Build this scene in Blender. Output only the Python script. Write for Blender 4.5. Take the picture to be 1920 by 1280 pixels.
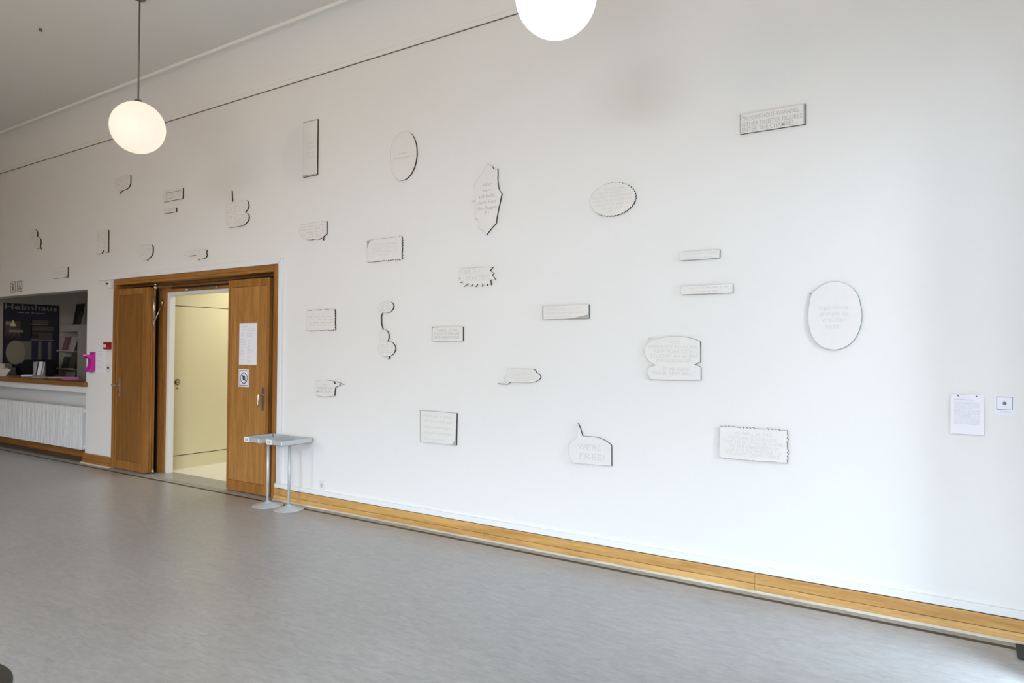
import bpy, bmesh, math, random
from mathutils import Vector, Matrix

for o in list(bpy.data.objects):
    bpy.data.objects.remove(o, do_unlink=True)
S = bpy.context.scene
COL = S.collection

# ------------------------------------------------------------------ camera
cam_d = bpy.data.cameras.new('camera')
cam_d.sensor_width = 36.0
cam_d.lens = 24.0
cam_d.clip_start = 0.02
cam = bpy.data.objects.new('camera', cam_d)
COL.objects.link(cam)
yaw, pitch, roll = math.radians(-32.86), math.radians(0.763), math.radians(0.442)
fwd = Vector((math.sin(yaw) * math.cos(pitch), math.cos(yaw) * math.cos(pitch), math.sin(pitch)))
rgt = Vector((math.cos(yaw), -math.sin(yaw), 0))
upv = rgt.cross(fwd)
r2 = rgt * math.cos(roll) + upv * math.sin(roll)
u2 = -rgt * math.sin(roll) + upv * math.cos(roll)
m = Matrix((r2, u2, -fwd)).transposed().to_4x4()
m.translation = Vector((0, -4.765, 1.6))
cam.matrix_world = m
S.camera = cam

# ------------------------------------------------------------------ view, sky, daylight
S.view_settings.view_transform = 'Standard'
S.view_settings.look = 'None'
S.view_settings.gamma = 1.0
S.view_settings.use_curve_mapping = False
S.view_settings.exposure = 0.0

SKY = 40.0
world = bpy.data.worlds.new('overcast_sky')
S.world = world
world.use_nodes = True
nt = world.node_tree
nt.nodes.clear()
wo = nt.nodes.new('ShaderNodeOutputWorld')
bg = nt.nodes.new('ShaderNodeBackground')
tc = nt.nodes.new('ShaderNodeTexCoord')
sep = nt.nodes.new('ShaderNodeSeparateXYZ')
ramp = nt.nodes.new('ShaderNodeValToRGB')
mr = nt.nodes.new('ShaderNodeMapRange')
mr.inputs['From Min'].default_value = -1.0
mr.inputs['From Max'].default_value = 1.0
e = ramp.color_ramp.elements
e[0].position = 0.0
e[0].color = (0.10, 0.095, 0.085, 1)
e[1].position = 1.0
e[1].color = (0.74, 0.90, 1.07, 1)
k = e.new(0.49); k.color = (0.13, 0.125, 0.115, 1)
k = e.new(0.56); k.color = (0.55, 0.66, 0.78, 1)
nt.links.new(tc.outputs['Generated'], sep.inputs[0])
nt.links.new(sep.outputs['Z'], mr.inputs['Value'])
nt.links.new(mr.outputs[0], ramp.inputs[0])
nt.links.new(ramp.outputs[0], bg.inputs[0])
bg.inputs[1].default_value = SKY
nt.links.new(bg.outputs[0], wo.inputs[0])


def portal(loc, rot, sx, sy):
    l = bpy.data.lights.new('window_daylight', 'AREA')
    l.shape = 'RECTANGLE'
    l.size, l.size_y = sx, sy
    l.cycles.is_portal = True
    o = bpy.data.objects.new('window_daylight', l)
    o.location = loc
    o.rotation_euler = rot
    COL.objects.link(o)


# unseen window openings, sized and placed to shape the daylight: (x0, x1, z0, z1) in the wall opposite, (y0, y1, z0, z1) in the right wall
FRONT_Y = -9.4
UNSEEN_FRONT_WINDOWS = [(-9.05, -7.95, 1.7, 3.4), (-2.3, 0.0, 0.1, 2.05), (-2.9, 0.0, 3.2, 4.4)]
RIGHT_X = 0.40
RIGHT_WINDOWS = [(-9.2, -5.6, 0.1, 1.6), (-0.78, -0.60, 0.1, 3.25)]
for (a, b, c, d) in UNSEEN_FRONT_WINDOWS:
    portal(((a + b) / 2, FRONT_Y - 0.02, (c + d) / 2), (math.radians(90), 0, 0), b - a, d - c)
for (a, b, c, d) in RIGHT_WINDOWS:
    portal((RIGHT_X + 0.08, (a + b) / 2, (c + d) / 2), (math.radians(90), 0, math.radians(90)), b - a, d - c)


def lamp(name, loc, rot, sx, sy, power, col):
    l = bpy.data.lights.new(name, 'AREA')
    l.shape = 'RECTANGLE'
    l.size, l.size_y = sx, sy
    l.energy = power
    l.color = col
    o = bpy.data.objects.new(name, l)
    o.location = loc
    o.rotation_euler = rot
    COL.objects.link(o)


# unseen area lights, added to brighten the two side rooms
lamp('side_room_fill', (-7.6, 1.7, 2.75), (0, 0, 0), 1.4, 1.6, 38, (1.0, 0.955, 0.86))
lamp('reception_fill', (-12.6, 2.6, 3.0), (0, 0, 0), 1.0, 0.6, 2, (1.0, 0.90, 0.76))


# unseen warm point lights, added on the camera side to warm the main wall
for (lx, le) in ((-8.0, 92.0), (-5.0, 89.0)):
    l = bpy.data.lights.new('warm_fill_light', 'POINT')
    l.energy = le
    l.color = (1.0, 0.69, 0.40)
    l.shadow_soft_size = 0.23
    o = bpy.data.objects.new('warm_fill_light', l)
    o.location = (lx, -7.0, 3.6)
    COL.objects.link(o)


# ------------------------------------------------------------------ materials
def mat(name, col, rough=0.6, metal=0.0, spec=0.5, emit=None, estr=0.0, trans=0.0):
    M = bpy.data.materials.new(name)
    M.use_nodes = True
    b = M.node_tree.nodes['Principled BSDF']
    b.inputs['Base Color'].default_value = (*col, 1)
    b.inputs['Roughness'].default_value = rough
    b.inputs['Metallic'].default_value = metal
    b.inputs['Specular IOR Level'].default_value = spec
    if emit:
        b.inputs['Emission Color'].default_value = (*emit, 1)
        b.inputs['Emission Strength'].default_value = estr
    if trans:
        b.inputs['Transmission Weight'].default_value = trans
    return M


def add_bump(M, scale, strength, dist=0.004, detail=4.0, stretch=None, col_var=0.0):
    t = M.node_tree
    b = t.nodes['Principled BSDF']
    co = t.nodes.new('ShaderNodeTexCoord')
    mp = t.nodes.new('ShaderNodeMapping')
    if stretch:
        mp.inputs['Scale'].default_value = stretch
    n = t.nodes.new('ShaderNodeTexNoise')
    n.inputs['Scale'].default_value = scale
    n.inputs['Detail'].default_value = detail
    bp = t.nodes.new('ShaderNodeBump')
    bp.inputs['Strength'].default_value = strength
    bp.inputs['Distance'].default_value = dist
    t.links.new(co.outputs['Object'], mp.inputs[0])
    t.links.new(mp.outputs[0], n.inputs['Vector'])
    t.links.new(n.outputs['Fac'], bp.inputs['Height'])
    t.links.new(bp.outputs[0], b.inputs['Normal'])
    if col_var:
        base = b.inputs['Base Color'].default_value[:3]
        rp = t.nodes.new('ShaderNodeValToRGB')
        rp.color_ramp.elements[0].position = 0.3
        rp.color_ramp.elements[1].position = 0.7
        rp.color_ramp.elements[0].color = (*[c * (1 - col_var) for c in base], 1)
        rp.color_ramp.elements[1].color = (*[min(1, c * (1 + col_var)) for c in base], 1)
        t.links.new(n.outputs['Fac'], rp.inputs[0])
        t.links.new(rp.outputs[0], b.inputs['Base Color'])
    return M


def wood(name, axis, dark, light, rough=0.42, scale=14.0):
    M = mat(name, light, rough, 0, 0.45)
    t = M.node_tree
    b = t.nodes['Principled BSDF']
    co = t.nodes.new('ShaderNodeTexCoord')
    mp = t.nodes.new('ShaderNodeMapping')
    s = [1.0, 1.0, 1.0]
    s['xyz'.index(axis)] = 0.07
    mp.inputs['Scale'].default_value = s
    n = t.nodes.new('ShaderNodeTexNoise')
    n.inputs['Scale'].default_value = scale
    n.inputs['Detail'].default_value = 6
    n.inputs['Roughness'].default_value = 0.6
    n.inputs['Distortion'].default_value = 0.6
    n2 = t.nodes.new('ShaderNodeTexNoise')
    n2.inputs['Scale'].default_value = scale * 9
    n2.inputs['Detail'].default_value = 2
    mx = t.nodes.new('ShaderNodeMath')
    mx.operation = 'MULTIPLY_ADD'
    mx.inputs[1].default_value = 0.35
    rp = t.nodes.new('ShaderNodeValToRGB')
    rp.color_ramp.elements[0].position = 0.5
    rp.color_ramp.elements[1].position = 0.86
    rp.color_ramp.elements[0].color = (*dark, 1)
    rp.color_ramp.elements[1].color = (*light, 1)
    t.links.new(co.outputs['Object'], mp.inputs[0])
    t.links.new(mp.outputs[0], n.inputs['Vector'])
    t.links.new(mp.outputs[0], n2.inputs['Vector'])
    t.links.new(n2.outputs['Fac'], mx.inputs[0])
    t.links.new(n.outputs['Fac'], mx.inputs[2])
    t.links.new(mx.outputs[0], rp.inputs[0])
    t.links.new(rp.outputs[0], b.inputs['Base Color'])
    return M


WALL = add_bump(mat('white_wall_paint', (0.83, 0.83, 0.82), 0.62, 0, 0.3), 7.0, 0.55, 0.006, 8.0)
CEIL = mat('ceiling_paint', (0.74, 0.73, 0.70), 0.8, 0, 0.2)
FARWALL = mat('ochre_bounce_paint', (0.40, 0.29, 0.18), 0.7)  # unseen walls; ochre picked for weaker, warmer bounce light
DUCT = mat('white_duct', (0.84, 0.85, 0.86), 0.45)
INNER = mat('grey_room_paint', (0.42, 0.38, 0.33), 0.8)
YELLOW = mat('pale_yellow_paint', (0.665, 0.61, 0.395), 0.55)
CREAM = mat('cream_floor', (0.86, 0.84, 0.73), 0.5)
GAP = mat('dark_gap', (0.018, 0.016, 0.012), 0.9)
STRIP = mat('dark_floor_strip', (0.060, 0.050, 0.038), 0.55)
STONE = add_bump(mat('grey_stone_border', (0.36, 0.35, 0.33), 0.5), 30, 0.2, 0.002, 4, None, 0.12)
PANEL = add_bump(mat('panel_paint', (0.815, 0.80, 0.78), 0.6, 0, 0.3), 22, 0.08, 0.002, 3, None, 0.010)
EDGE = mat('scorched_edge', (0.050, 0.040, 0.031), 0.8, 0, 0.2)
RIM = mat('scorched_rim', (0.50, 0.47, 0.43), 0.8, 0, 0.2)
INK = mat('engraved_letter', (0.70, 0.685, 0.66), 0.8, 0, 0.2)
INKB = mat('engraved_bold_letter', (0.57, 0.55, 0.525), 0.8, 0, 0.2)
PATCH = mat('curl_shade_grey', (0.44, 0.42, 0.385), 0.8, 0, 0.2)  # page-curl and fold shading, put in as flat grey colour
STAIN = mat('brown_stain', (0.47, 0.39, 0.32), 0.8, 0, 0.2)
OAK_Z = wood('oak_upright', 'z', (0.245, 0.098, 0.019), (0.42, 0.185, 0.042))
OAK_PL = wood('dark_oak_dimmed', 'z', (0.19, 0.078, 0.016), (0.31, 0.136, 0.032), 0.42, 20.0)  # left leaf: darker panel wood, with the dimmer light there put into its colour
OAK_PR = wood('lit_oak_veneer', 'z', (0.31, 0.135, 0.030), (0.51, 0.25, 0.070), 0.42, 20.0)  # right leaf: oak lightened to carry the stronger light on it
OAK_X = wood('oak_lengthwise', 'x', (0.27, 0.112, 0.022), (0.45, 0.205, 0.048))
PINE_X = wood('worn_oak_skirting', 'x', (0.46, 0.235, 0.062), (0.70, 0.42, 0.14), 0.5)
PALE_X = wood('bleached_oak_edge', 'x', (0.50, 0.43, 0.31), (0.74, 0.68, 0.55), 0.6)
WALNUT_X = wood('counter_oak', 'x', (0.20, 0.075, 0.014), (0.33, 0.135, 0.028), 0.3)
STEEL = mat('brushed_steel', (0.62, 0.60, 0.56), 0.3, 1.0)
BRASS = mat('old_brass', (0.16, 0.13, 0.07), 0.35, 0.6)
DARKM = mat('dark_metal', (0.05, 0.048, 0.042), 0.4, 0.5)
RODM = mat('lamp_rod_metal', (0.17, 0.155, 0.13), 0.45, 0.4)
ALU = mat('grey_sheet_metal', (0.60, 0.635, 0.65), 0.38, 0.35)
PAPER = mat('white_paper', (0.86, 0.87, 0.93), 0.7)
PRINT = mat('grey_print', (0.60, 0.61, 0.68), 0.8)
PRINTD = mat('dark_print', (0.30, 0.30, 0.38), 0.8)
BLACK = mat('black_print', (0.022, 0.024, 0.032), 0.6)
PLASTIC = mat('white_plastic', (0.80, 0.80, 0.79), 0.35)
RED = mat('red_plastic', (0.34, 0.006, 0.012), 0.35)
PINK = mat('magenta_plastic', (0.56, 0.012, 0.32), 0.2)
PINKP = mat('pink_paper', (0.62, 0.20, 0.48), 0.7)
RADW = mat('radiator_white', (0.80, 0.81, 0.82), 0.35)
GREYBOX = mat('beige_casing', (0.52, 0.47, 0.41), 0.5)
CHARC = mat('black_fabric', (0.010, 0.010, 0.011), 0.9, 0, 0.2)
BLKTOP = add_bump(mat('black_table_top', (0.036, 0.035, 0.033), 0.5), 60, 0.1, 0.001)
NAVY = mat('poster_navy', (0.030, 0.030, 0.045), 0.35)
PGREY = mat('poster_grey', (0.20, 0.18, 0.155), 0.4)
PGREY2 = mat('poster_brown_grey', (0.10, 0.085, 0.075), 0.4)
PLITE = mat('poster_beige', (0.30, 0.26, 0.20), 0.4)
PYEL = mat('poster_pale_yellow', (0.75, 0.74, 0.42), 0.4)
PTXT = mat('poster_lettering', (0.28, 0.26, 0.25), 0.4)
BOOKB = mat('black_cover', (0.012, 0.012, 0.014), 0.5)
BOOKG = mat('dark_green_cover', (0.03, 0.035, 0.028), 0.5)
BOOKW = mat('white_cover', (0.42, 0.40, 0.37), 0.5)
BOOKR = mat('patterned_cover', (0.20, 0.10, 0.09), 0.5)
BOOKBR = mat('brown_cover', (0.085, 0.060, 0.045), 0.5)
SHELFM = mat('shelf_grey', (0.42, 0.39, 0.35), 0.6)
LILAC = mat('lilac_cover', (0.40, 0.40, 0.50), 0.5)

FLOOR = mat('grey_linoleum', (0.40, 0.40, 0.395), 0.3, 0, 0.5)
t = FLOOR.node_tree
b = t.nodes['Principled BSDF']
co = t.nodes.new('ShaderNodeTexCoord')
mp = t.nodes.new('ShaderNodeMapping')
mp.inputs['Rotation'].default_value = (0, 0, math.radians(-38))
mp.inputs['Scale'].default_value = (0.30, 1.0, 1.0)
n1 = t.nodes.new('ShaderNodeTexNoise')
n1.inputs['Scale'].default_value = 26
n1.inputs['Detail'].default_value = 7
n1.inputs['Roughness'].default_value = 0.66
n1.inputs['Distortion'].default_value = 1.2
n2 = t.nodes.new('ShaderNodeTexNoise')
n2.inputs['Scale'].default_value = 1.1
n2.inputs['Detail'].default_value = 4
rp = t.nodes.new('ShaderNodeValToRGB')
rp.color_ramp.elements[0].position = 0.30
rp.color_ramp.elements[1].position = 0.70
rp.color_ramp.elements[0].color = (0.325, 0.325, 0.32, 1)
rp.color_ramp.elements[1].color = (0.46, 0.46, 0.455, 1)
mx = t.nodes.new('ShaderNodeMix')
mx.data_type = 'RGBA'
mx.blend_type = 'MULTIPLY'
mx.inputs['Factor'].default_value = 0.35
rp2 = t.nodes.new('ShaderNodeValToRGB')
rp2.color_ramp.elements[0].position = 0.35
rp2.color_ramp.elements[1].position = 0.65
rp2.color_ramp.elements[0].color = (0.80, 0.79, 0.78, 1)
rp2.color_ramp.elements[1].color = (1, 1, 1, 1)
rr = t.nodes.new('ShaderNodeMapRange')
rr.inputs['To Min'].default_value = 0.24
rr.inputs['To Max'].default_value = 0.38
t.links.new(co.outputs['Object'], mp.inputs[0])
t.links.new(mp.outputs[0], n1.inputs['Vector'])
t.links.new(co.outputs['Object'], n2.inputs['Vector'])
t.links.new(n1.outputs['Fac'], rp.inputs[0])
t.links.new(n2.outputs['Fac'], rp2.inputs[0])
t.links.new(rp.outputs[0], mx.inputs[6])
t.links.new(rp2.outputs[0], mx.inputs[7])
t.links.new(mx.outputs[2], b.inputs['Base Color'])
t.links.new(n1.outputs['Fac'], rr.inputs['Value'])
t.links.new(rr.outputs[0], b.inputs['Roughness'])


# ------------------------------------------------------------------ helpers
def box(bm, x0, x1, y0, y1, z0, z1, mi=0):
    v = [bm.verts.new(p) for p in ((x0, y0, z0), (x1, y0, z0), (x1, y1, z0), (x0, y1, z0),
                                   (x0, y0, z1), (x1, y0, z1), (x1, y1, z1), (x0, y1, z1))]
    for q in ((0, 3, 2, 1), (4, 5, 6, 7), (0, 1, 5, 4), (1, 2, 6, 5), (2, 3, 7, 6), (3, 0, 4, 7)):
        f = bm.faces.new([v[i] for i in q])
        f.material_index = mi
    return v


def quad(bm, pts, mi=0):
    f = bm.faces.new([bm.verts.new(p) for p in pts])
    f.material_index = mi
    return f


def tube(bm, p0, p1, r, seg=12, mi=0, r1=None, smooth=True):
    p0, p1 = Vector(p0), Vector(p1)
    d = (p1 - p0).normalized()
    a = d.orthogonal().normalized()
    c = d.cross(a)
    r1 = r if r1 is None else r1
    A = [bm.verts.new(p0 + (a * math.cos(2 * math.pi * i / seg) + c * math.sin(2 * math.pi * i / seg)) * r) for i in range(seg)]
    B = [bm.verts.new(p1 + (a * math.cos(2 * math.pi * i / seg) + c * math.sin(2 * math.pi * i / seg)) * r1) for i in range(seg)]
    for i in range(seg):
        f = bm.faces.new((A[i], A[(i + 1) % seg], B[(i + 1) % seg], B[i]))
        f.smooth = smooth
        f.material_index = mi
    for q in (list(reversed(A)), B):
        f = bm.faces.new(q)
        f.material_index = mi


def lathe(bm, cx, cy, prof, seg=32, mi=0):
    rings = []
    for (r, z) in prof:
        if r < 1e-6:
            rings.append([bm.verts.new((cx, cy, z))])
        else:
            rings.append([bm.verts.new((cx + r * math.cos(2 * math.pi * i / seg), cy + r * math.sin(2 * math.pi * i / seg), z)) for i in range(seg)])
    for a, b in zip(rings, rings[1:]):
        for i in range(seg):
            j = (i + 1) % seg
            if len(a) == 1 and len(b) == 1:
                continue
            if len(a) == 1:
                f = bm.faces.new((a[0], b[j], b[i]))
            elif len(b) == 1:
                f = bm.faces.new((a[i], a[j], b[0]))
            else:
                f = bm.faces.new((a[i], a[j], b[j], b[i]))
            f.smooth = True
            f.material_index = mi


def poly_xz(bm, pts, y, mi=0):
    f = bm.faces.new([bm.verts.new((x, y, z)) for (x, z) in pts])
    f.material_index = mi
    return f


def extrude_yz(bm, prof, x0, x1, mi=0, closed=True):
    A = [bm.verts.new((x0, y, z)) for (y, z) in prof]
    B = [bm.verts.new((x1, y, z)) for (y, z) in prof]
    n = len(prof)
    for i in range(n if closed else n - 1):
        f = bm.faces.new((A[i], B[i], B[(i + 1) % n], A[(i + 1) % n]))
        f.material_index = mi
    if closed:
        bm.faces.new(list(reversed(A))).material_index = mi
        bm.faces.new(B).material_index = mi


WORLD = {}


def wloc(o):
    return WORLD.get(o.name, Vector((0, 0, 0)))


def empty(name, loc):
    o = bpy.data.objects.new(name, None)
    o.empty_display_size = 0.1
    COL.objects.link(o)
    o.location = loc
    WORLD[o.name] = Vector(loc)
    return o


def mk(name, bm, mats, parent=None, bevel=0.0, keep=False):
    """links the bmesh (given in world coordinates) as ONE mesh object"""
    bmesh.ops.recalc_face_normals(bm, faces=bm.faces[:]) if not keep else None
    me = bpy.data.meshes.new(name)
    xs = [v.co for v in bm.verts]
    if parent:
        org = wloc(parent)
    else:
        org = Vector(((min(p.x for p in xs) + max(p.x for p in xs)) / 2, (min(p.y for p in xs) + max(p.y for p in xs)) / 2, min(p.z for p in xs)))
    bmesh.ops.translate(bm, verts=bm.verts[:], vec=-org)
    bm.to_mesh(me)
    bm.free()
    if not isinstance(mats, (list, tuple)):
        mats = [mats]
    for q in mats:
        me.materials.append(q)
    o = bpy.data.objects.new(name, me)
    COL.objects.link(o)
    if parent:
        o.parent = parent
        WORLD[o.name] = org
    else:
        o.location = org
        WORLD[o.name] = org
    if bevel:
        mod = o.modifiers.new('bevel', 'BEVEL')
        mod.width = bevel
        mod.segments = 2
        mod.limit_method = 'ANGLE'
    return o


def tag(o, label=None, cat=None, group=None, kind=None):
    if label:
        o['label'] = label
    if cat:
        o['category'] = cat
    if group:
        o['group'] = group
    if kind:
        o['kind'] = kind
    return o


def st(o):
    o['kind'] = 'structure'
    return o


def nb():
    return bmesh.new()


_cap = {}


def text_polys(body, bold=0.0, shear=0.0, space=1.0):
    cu = bpy.data.curves.new('line', 'FONT')
    cu.body = body
    cu.size = 1.0
    cu.offset = bold
    cu.shear = shear
    cu.space_character = space
    cu.resolution_u = 2
    ob = bpy.data.objects.new('line', cu)
    COL.objects.link(ob)
    me = bpy.data.meshes.new_from_object(ob.evaluated_get(bpy.context.evaluated_depsgraph_get()))
    V = [(v.co.x, v.co.y) for v in me.vertices]
    F = [tuple(p.vertices) for p in me.polygons]
    bpy.data.objects.remove(ob)
    bpy.data.curves.remove(cu)
    bpy.data.meshes.remove(me)
    return V, F


def line_into(bm, body, x0, x1, zc, h, place, bold=0.0, shear=0.0, mi=0, space=1.0):
    """one line of lettering fitted between x0 and x1; place(x, z) -> world point"""
    if '#' in body and body.strip('# !') == '':
        n = len(body)
        w = (x1 - x0) / n
        i = 0
        while i < n:
            if body[i] == '#':
                j = i
                while j < n and body[j] == '#':
                    j += 1
                a, b_ = x0 + w * i, x0 + w * (j - 0.15)
                quad(bm, [place(a, zc - h * .28), place(b_, zc - h * .28), place(b_, zc + h * .28), place(a, zc + h * .28)], mi)
                i = j
            else:
                i += 1
        return
    V, F = text_polys(body, bold, shear, space)
    if not V:
        return
    mnx, mxx = min(v[0] for v in V), max(v[0] for v in V)
    s = (x1 - x0) / (mxx - mnx)
    sz = h / 0.70
    vs = [bm.verts.new(place(x0 + (x - mnx) * s, zc - h / 2 + y * sz)) for (x, y) in V]
    for f in F:
        try:
            bm.faces.new([vs[i] for i in f]).material_index = mi
        except ValueError:
            pass


# ------------------------------------------------------------------ room shell
XL, XR = -16.2, RIGHT_X
H = 4.8
# main wall (plane y = 0) with the door recess, the reception opening and the radiator niche
bm = nb()
TW = 0.34
box(bm, -6.06, XR + 0.3, 0, TW, 0, 2.505)
box(bm, -10.118, -9.41, 0, 0.20, 0, 2.505)
box(bm, XL, XR + 0.3, 0, TW, 2.505, H + 0.05)
box(bm, XL, -10.118, 0, 0.20, 2.4045, 2.505)
box(bm, XL, -14.2, 0, 0.20, 1.053, 2.4045)
box(bm, XL, -10.118, 0, 0.36, 0.966, 1.053)
box(bm, XL, -10.118, 0.27, 0.36, 0, 0.966)
box(bm, -10.118, -9.95, 0.20, 0.36, 0, 0.966)
wall_back = st(mk('wall_back', bm, WALL))

zt = H + 0.05


def wall_cells(lo, hi, wins):
    """the solid cells of a wall from lo to hi with rectangular openings"""
    us = sorted({lo, hi} | {w[0] for w in wins} | {w[1] for w in wins})
    zs = sorted({0.0, zt} | {w[2] for w in wins} | {w[3] for w in wins})
    out = []
    for p, q in zip(us, us[1:]):
        run = None
        for c, d in zip(zs, zs[1:]):
            mu, mz = (p + q) / 2, (c + d) / 2
            hole = any(w[0] < mu < w[1] and w[2] < mz < w[3] for w in wins)
            if hole:
                if run:
                    out.append((p, q, *run))
                run = None
            else:
                run = (run[0] if run else c, d)
        if run:
            out.append((p, q, *run))
    return out


bm = nb()
for (p, q, c, d) in wall_cells(XL, XR + 0.3, UNSEEN_FRONT_WINDOWS):
    box(bm, p, q, FRONT_Y - 0.4, FRONT_Y, c, d)
st(mk('unseen_wall_front', bm, FARWALL))
bm = nb()
for (p, q, c, d) in wall_cells(FRONT_Y, 0.0, RIGHT_WINDOWS):
    box(bm, XR, XR + 0.14, p, q, c, d)
st(mk('wall_right', bm, WALL))
bm = nb()
box(bm, XL - 0.3, XL, FRONT_Y - 0.4, 4.3, 0, zt)
st(mk('unseen_wall_left', bm, FARWALL))

bm = nb()
box(bm, XL - 0.3, XR + 0.3, FRONT_Y - 0.4, 0.34, H, H + 0.25)
st(mk('ceiling', bm, CEIL))

bm = nb()
box(bm, XL, XR, FRONT_Y - 0.4, -0.152, -0.12, 0)
st(mk('floor', bm, FLOOR))
bm = nb()
box(bm, XL, 0.285, -0.152, -0.104, -0.12, -0.002)
st(mk('trim_1', bm, STRIP))
bm = nb()
box(bm, XL, XR, -0.104, 0.0, -0.12, 0.0)
st(mk('trim_2', bm, STONE))
# recess floor in front of and below the doors, niche floor
bm = nb()
box(bm, -9.41, -6.06, 0.0, 0.30, -0.12, 0.0)
st(mk('floor_recess', bm, FLOOR))
bm = nb()
box(bm, XL, -10.118, 0.0, 0.27, -0.12, -0.001)
st(mk('floor_niche', bm, add_bump(mat('dark_niche_floor', (0.15, 0.125, 0.10), 0.5), 30, 0.1, 0.001)))

# windows of the two daylight walls: frames and glazing bars
wi = 0
WINF = mat('window_frame_grey', (0.30, 0.31, 0.32), 0.5)
for (a, b_, c, d) in UNSEEN_FRONT_WINDOWS:
    wi += 1
    bm = nb()
    y0, y1 = FRONT_Y - 0.30, FRONT_Y - 0.24
    for (p, q, r_, s_) in ((a, a + .06, c, d), (b_ - .06, b_, c, d), (a, b_, c, c + .06), (a, b_, d - .06, d),
                           ((a + b_) / 2 - .03, (a + b_) / 2 + .03, c, d), (a, b_, c + (d - c) * .68, c + (d - c) * .68 + .05)):
        box(bm, p, q, y0, y1, r_, s_)
    st(mk('window_%d' % wi, bm, WINF))
for (a, b_, c, d) in RIGHT_WINDOWS:
    wi += 1
    bm = nb()
    x0, x1 = XR + 0.09, XR + 0.13
    for (p, q, r_, s_) in ((a, a + .02, c, d), (b_ - .02, b_, c, d), (a, b_, c, c + .03), (a, b_, d - .03, d)):
        box(bm, x0, x1, p, q, r_, s_)
    st(mk('window_%d' % wi, bm, WINF))

# cove between wall and ceiling, bead at its upper edge, picture rail with a shadow slot
bm = nb()
prof = [(-0.39 + 0.39 * math.cos(a), 4.41 + 0.39 * math.sin(a)) for a in [math.pi / 2 * i / 14 for i in range(15)]]
A = [bm.verts.new((XL, y, z)) for (y, z) in prof]
B = [bm.verts.new((XR, y, z)) for (y, z) in prof]
for i in range(len(prof) - 1):
    f = bm.faces.new((A[i], A[i + 1], B[i + 1], B[i]))
    f.smooth = True
st(mk('trim_3', bm, WALL))
bm = nb()
extrude_yz(bm, [(-0.375, 4.80), (-0.375, 4.787), (-0.383, 4.778), (-0.400, 4.776), (-0.412, 4.786), (-0.414, 4.80)], XL, XR)
st(mk('trim_4', bm, mat('bead_paint', (0.84, 0.83, 0.81), 0.6)))
bm = nb()
extrude_yz(bm, [(0.0, 4.408), (-0.012, 4.408), (-0.012, 4.452), (-0.006, 4.460), (0.0, 4.460)], XL, XR)
rail = st(mk('trim_5', bm, WALL))
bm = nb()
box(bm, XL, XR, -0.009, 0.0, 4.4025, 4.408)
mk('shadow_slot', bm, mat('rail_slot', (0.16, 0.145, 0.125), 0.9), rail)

# cable ducts: over and beside the door, and along the skirting
bm = nb()
box(bm, -9.79, -6.024, -0.026, 0, 2.506, 2.566)
tag(mk('trim_6', bm, DUCT, None, 0.004), kind='structure')
bm = nb()
box(bm, -6.024, -5.968, -0.030, 0, 0.176, 2.566)
st(mk('trim_7', bm, DUCT, None, 0.004))
bm = nb()
quad(bm, [(-6.026, -0.0308, 2.505), (-6.021, -0.0308, 2.505), (-5.9745, -0.0308, 2.566), (-5.9795, -0.0308, 2.566)])
mk('mitre_joint', bm, mat('joint_grey', (0.36, 0.36, 0.36), 0.8), bpy.data.objects['trim_7'])
bm = nb()
box(bm, -6.055, XR, -0.022, 0, 0.128, 0.174)
st(mk('trim_8', bm, DUCT, None, 0.003))

# skirting of the main wall, board by board
base = st(empty('baseboard_back', (-3.0, -0.02, 0)))
joints = [-6.055, -5.858, -5.536, -3.32, -1.114, XR]
for a, b_ in zip(joints, joints[1:]):
    bm = nb()
    extrude_yz(bm, [(0, 0.056), (-0.026, 0.056), (-0.026, 0.118), (-0.022, 0.124), (0, 0.124)], a + 0.0012, b_ - 0.0012)
    mk('board', bm, PINE_X, base)
    bm = nb()
    extrude_yz(bm, [(0, 0.016), (-0.036, 0.016), (-0.035, 0.038), (-0.029, 0.053), (0, 0.053)], a + 0.0012, b_ - 0.0012)
    mk('base_moulding', bm, PINE_X, base)
bm = nb()
box(bm, -6.055, XR, -0.020, 0, 0.0, 0.124)
mk('groove_backing', bm, mat('skirting_groove', (0.10, 0.055, 0.02), 0.8), base)
bm = nb()
extrude_yz(bm, [(0, 0), (-0.049, 0), (-0.049, 0.010), (-0.044, 0.015), (0, 0.015)], -6.055, XR)
mk('worn_edge', bm, PALE_X, base)
# skirting of the pillar and of the radiator niche
base2 = st(empty('baseboard_pillar', (-9.77, -0.02, 0)))
bm = nb()
extrude_yz(bm, [(0, 0.056), (-0.026, 0.056), (-0.026, 0.134), (-0.022, 0.140), (0, 0.140)], -10.128, -9.412)
extrude_yz(bm, [(0, 0.016), (-0.036, 0.016), (-0.029, 0.053), (0, 0.053)], -10.128, -9.412)
mk('board', bm, OAK_X, base2)
bm = nb()
extrude_yz(bm, [(0, 0), (-0.049, 0), (-0.049, 0.012), (-0.044, 0.018), (0, 0.018)], -10.14, -9.412)
mk('worn_edge', bm, PALE_X, base2)
bm = nb()
extrude_yz(bm, [(0.27, 0), (0.235, 0), (0.235, 0.008), (0.247, 0.012), (0.247, 0.125), (0.27, 0.125)], XL, -10.118)
st(mk('baseboard_niche', bm, OAK_X))

# dark door mat of the side entrance at the right edge
bm = nb()
box(bm, 0.287, XR, -0.288, -0.078, 0.0, 0.012)
tag(mk('door_mat', bm, add_bump(mat('dark_mat', (0.045, 0.045, 0.05), 0.8), 90, 0.4, 0.002), None, 0.003),
    'dark grey door mat at the right end of the skirting', 'mat')

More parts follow.
